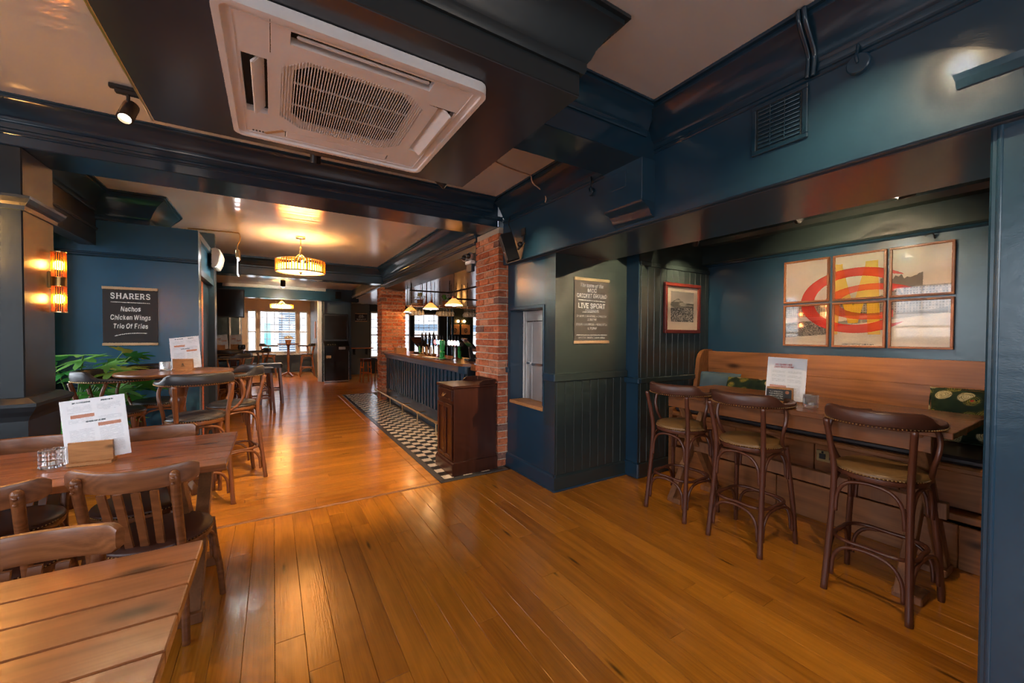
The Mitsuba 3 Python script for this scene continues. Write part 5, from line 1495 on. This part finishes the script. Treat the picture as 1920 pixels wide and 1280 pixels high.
# ================================================================== BAR COUNTER
t = thing('bar_counter', 'long blue slatted bar counter with wooden top and brass foot rail', 'bar counter')
part(t, 'worktop', prism([(1.985, 8.50), (1.985, 4.62), (2.02, 4.50), (2.10, 4.42), (2.10, 4.15), (2.62, 4.15), (2.62, 8.50)], 'z', 1.000, 1.034), 'bar_top')
part(t, 'frieze', prism([(2.045, .905), (2.030, .915), (2.024, .945), (2.008, .965), (2.004, .990), (1.998, 1.0), (2.2, 1.0), (2.2, .905)], 'y', 4.60, 8.49), 'paint', smooth=30)
part(t, 'frieze_corner', prism([(2.004, 4.60), (2.05, 4.50), (2.14, 4.46), (2.2, 4.46), (2.2, 4.60)], 'z', .905, 1.0), 'paint')
part(t, 'carcass', bx(2.075, 2.60, 4.46, 8.49, 0, .99), 'paint_dark')
n = 28
w = (8.48 - 4.50) / n
slat = mikit.ply(cbox(-.020, .020, -w * .30, w * .30, 0, .625, .006), 'mat_paint')
for i in range(n):
    part(t, 'front_slat', slat, to_world=T().translate([2.062, 4.50 + (i + .5) * w, .285]))
part(t, 'kick_board', prism([(2.058, 0), (2.058, .255), (2.044, .262), (2.040, .290), (2.08, .290), (2.08, 0)], 'y', 4.46, 8.49), 'paint')
part(t, 'flap_support', cbox(2.25, 2.28, 4.15, 4.46, .0, .995, .004), 'mahogany')
part(t, 'flap_edge', cbox(2.10, 2.125, 4.15, 4.44, .955, .998, .004), 'bar_top')
fr = tube(catmull([(1.925, 4.05, .182), (1.925, 5.0, .182), (1.925, 7.0, .182), (1.925, 8.6, .182), (1.925, 8.95, .182), (1.96, 9.02, .182), (2.1, 9.03, .182)], 6), .019, 12)
part(t, 'foot_rail', fr, 'brass', smooth=True)
for yy in (4.35, 5.18, 6.0, 6.84, 7.68, 8.5):
    part(t, 'rail_bracket', join(cyl((1.925, yy, 0), (1.925, yy, .182), .0085, n=8), lathe([(.026, 0), (.026, .006), (.010, .012)], 12, (1.925, yy, 0)), cyl((1.925, yy, .182), (2.05, yy, .182), .008, n=8), lathe([(.021, -.018), (.024, 0), (.021, .018)], 12, (1.925, yy, .182))), 'brass', smooth=40)

# things standing on the bar
t = thing('cutlery_box', 'small wooden box of straws at the far end of the bar', 'box')
part(t, 'box', join(bx(2.10, 2.30, 7.86, 7.88, 1.034, 1.13), bx(2.10, 2.30, 8.02, 8.04, 1.034, 1.13), bx(2.10, 2.12, 7.88, 8.02, 1.034, 1.13), bx(2.28, 2.30, 7.88, 8.02, 1.034, 1.13)), 'pine')
part(t, 'straws', join(*[cyl((2.13 + .02 * i, 7.90 + .015 * (i % 5), 1.036), (2.13 + .021 * i, 7.89 + .018 * (i % 5), 1.17 + .01 * (i % 3)), .004, n=5) for i in range(8)]), 'white_plastic', kind='stuff')


def till(x, y, deg, label):
    t = thing('till_screen', label, 'till', 'tills on the bar')
    tw = at(x, y, 1.0345, deg)
    part(t, 'base', cbox(-.09, .09, -.11, .11, 0, .03, .008), 'black_metal', to_world=tw)
    part(t, 'stand', prism([(-.03, .03), (.03, .03), (.05, .18), (.02, .20)], 'y', -.03, .03), 'black_metal', to_world=tw)
    R = trimesh.transformations.translation_matrix([.03, 0, .22]) @ trimesh.transformations.rotation_matrix(.75, [0, 1, 0])
    part(t, 'screen', xf(cbox(-.012, .012, -.17, .17, -.125, .125, .006), R), 'black_gloss', to_world=tw)
    part(t, 'card_reader', xf(cbox(-.018, .018, -.035, .035, -.08, .08, .006), trimesh.transformations.translation_matrix([-.12, .10, .11]) @ trimesh.transformations.rotation_matrix(.6, [0, 1, 0])), 'steel', to_world=tw)
    return t


till(2.42, 7.35, 200, 'black tilted till screen beside the hand pumps')
till(2.38, 4.98, 170, 'black tilted till screen at the near end of the bar')
for i, yy in enumerate((7.02, 6.82, 6.62, 6.42)):
    t = thing('hand_pump', ['hand pump farthest along the bar with a green clip', 'second dark hand pump with an orange clip', 'third dark hand pump with an orange clip', 'nearest dark hand pump with a white clip'][i], 'hand pump', 'hand pumps on the bar')
    x = 2.34
    part(t, 'handle', lathe([(.010, .10), (.014, .16), (.022, .24), (.026, .30), (.018, .36), (.006, .40), (0, .405)], 14, (x, yy, 1.034)), 'black_gloss', smooth=True)
    part(t, 'base', join(cbox(x - .04, x + .04, yy - .03, yy + .03, 1.0345, 1.07, .006), cyl((x, yy, 1.07), (x, yy, 1.15), .014)), 'brass_dark')
    part(t, 'clip', prism([(-.035, 0), (.035, 0), (.045, .07), (.03, .13), (-.03, .13), (-.045, .07)], 'x', x - .052, x - .046).apply_translation([0, yy, 1.06]), ['green', 'batten', 'batten', 'white_paint'][i])


def beer_font(x, y, cols, label, col='chrome'):
    t = thing('beer_font', label, 'beer font', 'beer fonts on the bar')
    part(t, 'column', lathe([(.06, 0), (.06, .012), (.035, .03), (.032, .18), (.040, .20)], 18, (x, y, 1.0345)), col, smooth=35)
    part(t, 'crossbar', cyl((x, y - .22, 1.26), (x, y + .22, 1.26), .032, n=16), 'chrome', smooth=35)
    part(t, 'riser', cyl((x, y, 1.23), (x, y, 1.26), .036), 'chrome')
    for i, c in enumerate(cols):
        yy = y - .165 + i * .11
        l = xf(lathe([(.042, 0), (.042, .012), (.036, .018), (0, .020)], 20), trimesh.transformations.translation_matrix([x - .030, yy, 1.275]) @ trimesh.transformations.rotation_matrix(-PI / 2, [0, 1, 0]))
        d = mikit.ply(l, 'mat_lamp', smooth=30); d['emitter'] = {'type': 'area', 'radiance': {'type': 'rgb', 'value': list(c)}}
        part(t, 'lit_lens', d)
        part(t, 'tap', join(cyl((x - .03, yy, 1.25), (x - .075, yy, 1.215), .009, n=8), cyl((x - .03, yy, 1.28), (x - .03, yy, 1.38), .007, n=8)), 'black_metal')
    return t


beer_font(2.30, 5.98, [(.42, .16, .01), (.30, .40, .44), (.12, .24, .46), (.42, .05, .06)], 'chrome beer font with yellow, white and red lit lenses')
beer_font(2.30, 5.38, [(.25, .34, .46), (.46, .25, .28), (.44, .40, .30), (.38, .42, .44)], 'chrome beer font with white lit lenses near the till')
for x, y, h, lab in ((2.16, 5.55, .20, 'tall green beer font column on the bar front'), (2.44, 5.58, .17, 'smaller green beer font column behind')):
    single('green_font', lathe([(.055, 0), (.055, .014), (.032, .03), (.040, .10), (.026, .12), (.034, .14), (.040, h + .06), (.036, h + .08), (0, h + .08)], 20, (x, y, 1.0345)), 'green', lab, 'beer font', smooth=35)
for k, (x, y, m, lab) in enumerate([(2.10, 6.55, 'brass', 'brass drip tray on the bar before the hand pumps'), (2.08, 5.86, 'steel', 'steel drip tray on the bar before the beer font')]):
    single('drip_tray', cbox(x - .07, x + .07, y - .20, y + .20, 1.0345, 1.052, .006), m, lab, 'tray')
single('bar_mat', cbox(2.04, 2.20, 5.30, 5.62, 1.0345, 1.043, .003), 'mahogany', 'dark bar mat under the green beer font', 'mat')
t = thing('bottle', 'small red topped bottle at the pillar end of the bar', 'bottle')
part(t, 'body', lathe([(.0, 0), (.035, 0), (.037, .01), (.037, .10), (.014, .15), (.014, .19), (0, .19)], 16, (2.40, 4.55, 1.0345)), 'black_gloss', smooth=30)
part(t, 'label', lathe([(.038, .025), (.0385, .03), (.0385, .09), (.038, .095)], 16, (2.40, 4.55, 1.0345)), 'red', smooth=30)

# back bar with a shelf
t = thing('back_bar', 'wooden back bar shelf behind the beer fonts', 'shelf unit')
part(t, 'carcass', cbox(3.75, 4.15, 4.6, 7.2, 0, .90, .004), 'mahogany')
part(t, 'top_board', cbox(3.70, 4.18, 4.55, 7.25, .90, .94, .004), 'orange_wood')
part(t, 'shelf', cbox(3.90, 4.15, 4.6, 7.2, 1.12, 1.15, .003), 'orange_wood')
part(t, 'end_panel', join(cbox(3.80, 4.15, 4.58, 4.61, .94, 1.42, .003), cbox(3.80, 4.15, 7.19, 7.22, .94, 1.15, .003)), 'mahogany')
for i in range(9):
    yy = 4.75 + i * .27
    m_ = ['black_gloss', 'green', 'amber_glass', 'black_gloss', 'terracotta'][i % 5]
    single('spirit_bottle', lathe([(0, 0), (.034, 0), (.036, .01), (.036, .15), (.013, .20), (.013, .26), (0, .26)], 14, (4.03, yy, 1.151)), m_, 'spirit bottle standing on the back bar shelf', 'bottle', smooth=30, group='bottles on the back bar shelf')

# pendants over the bar
for i, (y, lab) in enumerate(((8.25, 'farthest glowing copper cone pendant over the bar'), (7.01, 'middle glowing copper cone pendant over the bar'), (5.92, 'nearest glowing copper cone pendant over the bar'))):
    t = thing('pendant_lamp', lab, 'pendant lamp', 'cone pendants over the bar')
    x = 2.50
    part(t, 'canopy', lathe([(0, -.03), (.03, -.028), (.05, -.010), (.055, 0), (0, 0)], 20, (x, y, 2.46)), 'copper', smooth=30)
    part(t, 'flex', cyl((x, y, 2.02), (x, y, 2.44), .004, n=6), 'black_metal')
    part(t, 'cap', lathe([(.016, .10), (.030, .095), (.034, .06), (.02, .055)], 18, (x, y, 1.92)), 'copper', smooth=30)
    sh = [(.150, 1.868), (.120, 1.905), (.075, 1.950), (.034, 1.985)]
    emitter_part(t, 'shade', lathe([(r, z) for r, z in sh] + [(r - .003, z) for r, z in reversed(sh)], 32, (x, y, 0)), [.55, .17, .022])
    scene[f'bar_lamp_{i + 1}'] = {'type': 'point', 'position': [x, y, 1.850], 'intensity': {'type': 'rgb', 'value': [.32 * c for c in (1.0, .52, .17)]}}
    emitter_part(t, 'bulb', ico((x, y, 1.893), .042, 2), [c * L_PEND for c in (1.0, .62, .28)])

# glass racks with hanging wine glasses
glass_m = lathe([(.030, 0), (.030, -.003), (.004, -.006), (.0035, -.075), (.018, -.085), (.032, -.115), (.034, -.145), (.028, -.175), (.027, -.175), (.032, -.145), (.030, -.117), (.016, -.090), (.0, -.082)], 14)
gply = mikit.ply(glass_m, 'mat_glassy', smooth=True)
for i, (x0, x1, lab) in enumerate(((2.24, 2.56, 'left hanging glass rack over the bar'), (2.80, 3.18, 'middle hanging glass rack over the bar'), (3.40, 3.92, 'right hanging glass rack beside the brick pillar'))):
    t = thing('glass_rack', lab, 'glass rack', 'glass racks over the bar')
    part(t, 'shelf', cbox(x0, x1, 7.36, 7.66, 1.945, 1.965, .003), 'bar_top')
    part(t, 'rim', fr_xz(7.36, x0, x1, 1.93, 1.99, .010, .008), 'brass')
    part(t, 'hanger', join(*[cyl((x, y, 1.96), (x, y, 2.46), .006, n=6) for x in (x0 + .01, x1 - .01) for y in (7.37, 7.65)]), 'black_metal')
    nx = int((x1 - x0 - .03) / .066)
    for a in range(nx):
        for b_ in range(3):
            single('wine_glass', gply, None, 'upturned wine glass hanging in the ' + ['left', 'middle', 'right'][i] + ' rack over the bar', 'wine glass', group=['wine glasses hanging in the left rack', 'wine glasses hanging in the middle rack', 'wine glasses hanging in the right rack'][i], to_world=T().translate([x0 + .045 + a * .066, 7.42 + b_ * .085, 1.944]))
t = thing('rack_frame', 'black overhead metal frame carrying the glass racks', 'rack')
part(t, 'long_bar', cbox(2.20, 3.00, 7.29, 7.32, 2.215, 2.24, .002), 'black_metal')
part(t, 'side_bar', cbox(2.98, 3.01, 4.3, 7.29, 2.215, 2.24, .002), 'black_metal')
part(t, 'front_bar', cbox(2.98, 4.0, 7.29, 7.32, 2.10, 2.13, .002), 'black_metal')
part(t, 'drop_rod', join(*[cyl((x, y, 2.23), (x, y, 2.46), .008, n=6) for x, y in ((2.22, 7.305), (2.995, 4.4), (2.995, 7.305))]), 'black_metal')


def pot_plant(x, y, z, h, label, seed, m='leaf_olive'):
    t = thing('potted_plant', label, 'plant')
    r = random.Random(seed)
    part(t, 'pot', lathe([(.0, 0), (.050, 0), (.062, .11), (.056, .11), (.0, .10)], 18, (x, y, z)), 'terracotta', smooth=30)
    lv = []
    for i in range(46):
        a, e = r.uniform(0, 2 * PI), r.uniform(.1, 1.35)
        d = np.array([math.cos(a) * math.cos(e), math.sin(a) * math.cos(e), math.sin(e)])
        b0 = np.array([x, y, z + .10]) + d * r.uniform(.03, .10) * h / .15
        L = r.uniform(.04, .075)
        s_ = np.cross(d, [0, 0, 1]); s_ /= np.linalg.norm(s_) + 1e-9
        tip = b0 + d * L + np.array([0, 0, -.012])
        mid = (b0 + tip) / 2 + np.array([0, 0, .008])
        lv.append(M([b0, mid + s_ * L * .3, tip, mid - s_ * L * .3], [[0, 1, 2], [0, 2, 3]]))
    part(t, 'foliage', join(*lv), m, kind='stuff')
    return t


pot_plant(2.46, 7.50, 1.966, .20, 'trailing plant in a pot on the left glass rack', 3)
pot_plant(2.98, 7.50, 1.966, .17, 'bright green plant in a pot on the middle glass rack', 5, 'leaf')
for i, (x, y) in enumerate(((2.60, 7.9), (2.72, 7.9), (2.84, 7.9))):
    t = thing('copper_pendant', ['left', 'middle', 'right'][i] + ' of three slim copper rods hanging above the bar', 'pendant')
    part(t, 'body', lathe([(.0, 0), (.028, .004), (.032, .05), (.020, .10), (.012, .16), (.010, .26), (0, .262)], 14, (x, y, 1.98)), 'copper', smooth=True)
    part(t, 'rod', cyl((x, y, 2.24), (x, y, 2.46), .005, n=6), 'copper')

# pictures and double lamp on the wall behind the bar
for i, (x0, x1) in enumerate(((5.98, 6.36), (6.45, 6.82))):
    t = thing('portrait_picture', ['left', 'right'][i] + ' framed portrait on the wall behind the bar', 'picture')
    part(t, 'frame', fr_xz(14.498, x0, x1, 1.40, 1.80, .025, .03), 'batten')
    b = bx(x0 + .02, x1 - .02, 14.48, 14.49, 1.42, 1.78)
    v = np.array(b.vertices)
    part(t, 'portrait', b, 'portrait', uv=np.stack([(v[:, 0] - x0) / (x1 - x0), (v[:, 2] - 1.4) / .4], 1))
t = thing('double_wall_lamp', 'double warm wall lamp above the two portraits', 'wall light')
part(t, 'bracket', join(cbox(6.32, 6.50, 14.46, 14.498, 1.90, 1.94, .004)), 'brass_dark')
for xx in (6.28, 6.54):
    emitter_part(t, 'bulb', ico((xx, 14.42, 1.93), .06, 2), [c * 9 for c in WARM])

# ================================================================== FAR ROOM FURNITURE
def high_table(x, y, r, h, label):
    t = thing('high_table', label, 'high table')
    part(t, 'tabletop', lathe([(0, h - .03), (r - .015, h - .03), (r, h - .015), (r - .01, h), (0, h)], 36, (x, y, 0)), 'alcove_table', smooth=30)
    part(t, 'pedestal', lathe([(.05, .08), (.04, .14), (.03, .4), (.045, .62), (.05, .66), (.035, .70), (.035, h - .10), (.06, h - .03)], 18, (x, y, 0)), 'bent_wood_warm', smooth=35)
    for a in (.4, 1.97, 3.54, 5.11):
        part(t, 'foot', loft([[(x + math.cos(a) * d - math.sin(a) * w * sw, y + math.sin(a) * d + math.cos(a) * w * sw, z + hh * sh) for sw, sh in ((-1, -1), (1, -1), (1, 1), (-1, 1))] for d, w, z, hh in ((.03, .026, .12, .04), (.17, .024, .07, .03), (.30, .022, .024, .022))]), 'bent_wood_warm')
    return t


high_table(.42, 14.75, .32, 1.08, 'small round high table in front of the far bay window')
FS = 'bar stools in the far room'
stool_w.place('bar_stool', at(-.12, 14.8, 0, face(1, 0), SS), 'dark bar stool left of the round table at the far window', 'bar stool', FS)
stool_w.place('bar_stool', at(.95, 14.6, 0, face(-1, 0), SS), 'dark bar stool right of the round table at the far window', 'bar stool', FS)
t = thing('flower_bowl', 'white flowers in a dark pot on the far window table', 'plant')
part(t, 'pot', lathe([(0, 0), (.07, 0), (.09, .12), (.0, .12)], 16, (.42, 14.75, 1.081)), 'terracotta', smooth=30)
part(t, 'flowers', join(*[ico((.42 + .10 * math.cos(a) * math.sqrt(q), 14.75 + .10 * math.sin(a) * math.sqrt(q), 1.26 + .04 * (1 - q)), .045, 1) for a, q in [(k * 2.4, k / 14) for k in range(14)]]), 'white_paint', kind='stuff')

t = thing('high_table', 'long dark high table with menus in the left part of the far room', 'high table')
part(t, 'tabletop', cbox(-1.75, -.52, 9.75, 10.55, 1.02, 1.06, .005), 'alcove_table')
for xx in (-1.5, -.72):
    part(t, 'pedestal', join(cbox(xx - .05, xx + .05, 10.1, 10.2, .05, 1.02, .004), cbox(xx - .06, xx + .06, 9.85, 10.45, 0, .06, .005)), 'bent_wood')
stool_w.place('bar_stool', at(-.72, 9.35, 0, face(0, 1), SS), 'dark bar stool before the long high table of the far room', 'bar stool', FS)
stool_w.place('bar_stool', at(-.30, 10.15, 0, face(-1, 0), SS), 'dark bar stool at the aisle end of the long high table', 'bar stool', FS)
stool_w.place('bar_stool', at(-.55, 7.75, 0, face(-.95, .3), SS), 'dark bar stool behind the round table stools, beside the lobby door', 'bar stool', FS)
menu_stand(-.92, 9.95, 1.06, -8, 'orange lit menu in its holder on the far long table')
menu_stand(-.70, 10.35, 1.06, -20, 'second pale menu behind on the far long table')
tumbler(-1.02, 9.86, 1.06, 'ribbed clear glass tumbler on the far long table')
for i, (x, y) in enumerate(((-.55, 10.25), (-.60, 10.05))):
    single('table_lamp_glass', lathe([(0, 0), (.03, 0), (.036, .05), (.03, .10), (0, .10)], 16, (x, y, 1.061)), 'black_gloss', ['dark glass jar on the end of the far long table', 'second dark glass jar on the far long table'][i], 'jar', smooth=30)


def counter_stool(x, y, deg, h, label, top='leather_black', woodm='bent_wood_warm', k_=1.0):
    t = thing('counter_stool', label, 'stool')
    tw = at(x, y, 0, deg).scale([k_, k_, 1])
    part(t, 'seat_pad', prism(rrect(-.19, -.19, .19, .19, .05), 'z', h - .085, h), top, to_world=tw)
    for sx in (-1, 1):
        for sy in (-1, 1):
            a, b = np.array([sx * .145, sy * .145, h - .085]), np.array([sx * .19, sy * .19, 0])
            part(t, 'leg', loft([[(c[0] + q * .019, c[1] + p * .019, c[2]) for q, p in ((-1, -1), (1, -1), (1, 1), (-1, 1))] for c in (b, a)]), woodm, to_world=tw)
    for z, k in ((.26, .172), (.42, .163)):
        for s in (-1, 1):
            part(t, 'stretcher', bx(-k, k, s * k - .009, s * k + .009, z, z + .035) if z < .3 else bx(s * k - .009, s * k + .009, -k, k, z, z + .035), woodm, to_world=tw)
    return t


counter_stool(-.20, 8.22, 8, .80, 'square padded counter stool nearest the aisle in the far room')
counter_stool(-.04, 9.32, 4, .80, 'square padded counter stool behind another on the aisle')
counter_stool(2.30, 11.95, 10, .69, 'small wooden stool under the far high shelf', 'bent_wood', 'orange_wood', .68)
counter_stool(2.72, 11.9, 20, .69, 'small dark topped stool half hidden by the far brick pillar', 'leather_black', 'bent_wood_warm', .68)
t = thing('high_shelf', 'thin wooden drinks shelf on the far green wall', 'shelf')
part(t, 'board', cbox(2.20, 2.95, 14.0, 14.41, .90, .935, .004), 'orange_wood')
part(t, 'bracket', join(cbox(2.35, 2.38, 14.1, 14.41, .70, .90, .003), cbox(2.75, 2.78, 14.1, 14.41, .70, .90, .003)), 'black_metal')
t = thing('blue_sofa', 'blue leather seat behind the far long table', 'sofa')
part(t, 'seat', cbox(-2.4, -.62, 11.3, 11.85, .42, .72, .05), 'blue_leather')
part(t, 'back', cbox(-2.4, -.62, 11.75, 11.9, .60, .98, .04), 'leather_black')
part(t, 'base', cbox(-2.38, -.64, 11.33, 11.88, 0, .42, .01), 'bent_wood')

t = thing('game_machine', 'tall black quiz machine with dark glass screen in the far room', 'machine')
part(t, 'cabinet', cbox(1.25, 1.90, 12.40, 12.72, .0, .95, .012), 'black_gloss')
part(t, 'console', prism([(12.30, .92), (12.72, .92), (12.72, 1.18), (12.55, 1.18), (12.30, 1.05)], 'x', 1.24, 1.91), 'black_gloss')
part(t, 'screen_housing', cbox(1.23, 1.92, 12.55, 12.73, 1.18, 1.99, .015), 'black_metal')
part(t, 'screen', cbox(1.28, 1.87, 12.535, 12.552, 1.24, 1.94, .004), 'black_gloss')
part(t, 'edge_strip', join(cbox(1.232, 1.246, 12.39, 12.41, .03, .95, .003), cbox(1.898, 1.912, 12.39, 12.41, .03, .95, .003), cbox(1.24, 1.91, 12.39, 12.42, .01, .045, .003)), 'chrome')
part(t, 'notice', cbox(1.30, 1.43, 12.392, 12.40, .70, .78, .001), 'batten')
part(t, 'coin_panel', cbox(1.62, 1.80, 12.288, 12.31, .95, 1.03, .003), 'chrome')
part(t, 'coin_tray', cbox(1.50, 1.78, 12.388, 12.40, .45, .60, .004), 'black_gloss')
part(t, 'buttons', join(*[lathe([(.012, 0), (.012, .012), (0, .014)], 10, (1.35 + i * .06, 12.38, 1.085)) for i in range(4)]), 'brass')
t = thing('wall_television', 'black flat television hung high at the far left', 'television')
part(t, 'bezel', cbox(-1.42, -.463, 9.00, 9.05, 1.70, 2.235, .008), 'black_metal')
part(t, 'screen', cbox(-1.40, -.482, 8.995, 9.001, 1.72, 2.22, .002), 'black_gloss')
part(t, 'ceiling_mount', join(cyl((-.95, 9.07, 2.0), (-.95, 9.07, 2.70), .02), cbox(-1.1, -.8, 9.05, 9.08, 1.9, 2.1, .004)), 'black_metal')
single('wall_speaker', cbox(1.55, 1.70, 12.36, 12.45, 2.42, 2.62, .01), 'black_matte', 'small black speaker box above the quiz machine', 'loudspeaker')
single('security_camera', ico((2.65, 14.37, 2.50), .06, 2), 'white_plastic', 'white dome security camera on the far green wall', 'camera', smooth=True)
t = thing('wall_picture', 'narrow dark framed picture on the bay side wall', 'picture')
part(t, 'frame', cbox(1.165, 1.188, 14.2, 14.6, 1.25, 1.80, .004), 'frame_wood')
t = thing('spotlight', 'small dark spotlight under the far ceiling beyond the chandelier', 'spotlight')
part(t, 'head', cyl((.20, 10.5, 2.50), (.20, 10.45, 2.62), .05, n=14), 'black_metal', smooth=30)
part(t, 'stem', cyl((.20, 10.46, 2.61), (.20, 10.46, 2.70), .012), 'brass')
emitter_part(t, 'lens', ico((.20, 10.505, 2.495), .035, 1), [c * 6 for c in WARMW])
spot('spot_light_8', (.20, 10.6, 2.47), (.3, 16.0, 1.2), 14.0, 40)

# ================================================================== LEAFY PLANT BEHIND THE COLUMN
t = thing('leafy_plant', 'big leafy green floor plant between the left column and the blue wall', 'plant')
PX, PY = -1.50, 5.08
part(t, 'pot', lathe([(0, 0), (.15, 0), (.19, .36), (.17, .36), (0, .33)], 24, (PX, PY, 0)), 'terracotta', smooth=30)
r = random.Random(21)


def lobed_leaf(base, d, L, roll, m, droop=.35):
    """palmate leaf of finger lobes, a little folded, with the tip hanging"""
    d = np.array(d, float); d /= np.linalg.norm(d)
    s = np.cross(d, [0, 0, 1.0]); s /= np.linalg.norm(s)
    u = np.cross(s, d)
    s, u = s * math.cos(roll) + u * math.sin(roll), u * math.cos(roll) - s * math.sin(roll)
    lobes = 7
    ctr = np.array(base)
    V, F_ = [], []
    def P(a, rr):
        q = ctr + d * rr * math.cos(a) * L + s * rr * math.sin(a) * L
        return q - u * 0 - np.array([0, 0, 1]) * droop * (rr ** 2) * L * .55 + u * abs(math.sin(a)) * rr * .10 * L
    o = len(V); V.append(P(0, 0))
    ang, rad = [], []
    for i in range(lobes):
        a = (i - (lobes - 1) / 2) * .62
        k = 1.0 - .05 * abs(i - 3) ** 1.5
        for da, rr in ((-.27, .46), (-.13, .80 * k), (0, 1.0 * k), (.13, .80 * k), (.27, .46)):
            ang.append(a + da); rad.append(rr)
    ang = [-2.7] + ang + [2.7]; rad = [.18] + rad + [.18]
    for a, rr in zip(ang, rad):
        V.append(P(a, rr * .5)); V.append(P(a, rr))
    for i in range(len(ang) - 1):
        a, b = 1 + 2 * i, 3 + 2 * i
        F_ += [[0, a, b], [a, a + 1, b + 1], [a, b + 1, b]]
    F_ += [[0, 1 + 2 * (len(ang) - 1), 1], ]
    V = np.array(V); V[:, 0] = np.maximum(V[:, 0], -1.77); V[:, 1] = np.clip(V[:, 1], 4.05, 5.47)
    part(t, 'leaf', M(V, F_), m, smooth=True)


for i in range(40):
    a = r.uniform(-PI, PI) if i > 16 else r.uniform(-1.9, .9)
    h = r.uniform(.55, 1.20) if i > 7 else r.uniform(1.0, 1.30)
    reach = r.uniform(.10, .34) * (1.25 - .45 * (h - .6))
    tip = np.array([PX + .06 + math.cos(a) * reach, PY + math.sin(a) * reach, h])
    if tip[0] < -1.72: tip[0] = -1.72 + r.uniform(0, .1)
    if tip[1] > 5.26: tip[1] = 5.26
    if tip[1] < 4.80: tip[1] = 4.80
    st = catmull([(PX + r.uniform(-.04, .04), PY + r.uniform(-.04, .04), .34), (PX + math.cos(a) * reach * .35, PY + math.sin(a) * reach * .35, .34 + (h - .34) * .6), tip], 4)
    part(t, 'stem', tube(st, .0055, 6), 'leaf_stem', smooth=True)
    d = np.array([math.cos(a), math.sin(a), r.uniform(-.25, .25)])
    lobed_leaf(tip, d, r.uniform(.17, .26), r.uniform(-.5, .5), r.choices(['leaf', 'leaf_pale', 'leaf_deep', 'leaf_olive'], [4, 4, 2, 1])[0])

# ================================================================== STREET OUTSIDE
struct('ground_street', bx(-30, 40, 16.8, 40, -.30, -.2), 'asphalt', 'street outside the windows')
struct('ground_yard', bx(-40, -2.75, -20, 16.8, -.30, -.2), 'asphalt', 'pavement outside the left windows')
struct('ground_yard', bx(-2.75, 40, -20, -2.4, -.30, -.2), 'asphalt', 'pavement outside the rear windows')
t = thing('opposite_building', 'white rendered building across the street seen through the windows', 'building')
part(t, 'front_wall', bx(-8, 26, 22.0, 22.4, -.2, 4.2), 'facade')
for i, (x0, x1, z0, z1) in enumerate([(-3.2, -2.0, .6, 2.6), (4.9, 6.2, 1.55, 2.05), (6.6, 8.4, 1.55, 2.05), (4.9, 6.2, .7, 1.2), (6.6, 8.4, .7, 1.2), (9.2, 11.5, 1.5, 2.05), (3.3, 4.5, .9, 1.5)]):
    k = part(t, 'window', fr_xz(22.0, x0, x1, z0, z1, .06, .05), 'white_paint')
    part(t, 'window_glass', bx(x0 + .05, x1 - .05, 21.985, 21.995, z0 + .05, z1 - .05), 'shutter')
t = thing('louvred_shutter', 'slatted blue grey shutter on the building across the street', 'shutter')
part(t, 'frame', fr_xz(22.0, .18, .98, .2, 2.6, .05, .05), 'facade')
for i in range(21):
    part(t, 'slat', xf(cbox(.22, .94, 21.965, 21.98, .28 + i * .108, .345 + i * .108, .004), trimesh.transformations.rotation_matrix(.3, [1, 0, 0], (0, 21.972, .31 + i * .108))), 'shutter')
t = thing('teal_door', 'narrow teal door across the street seen through the bay window', 'door')
part(t, 'leaf', cbox(-.36, -.10, 21.95, 22.0, -.2, 1.9, .01), 'teal')
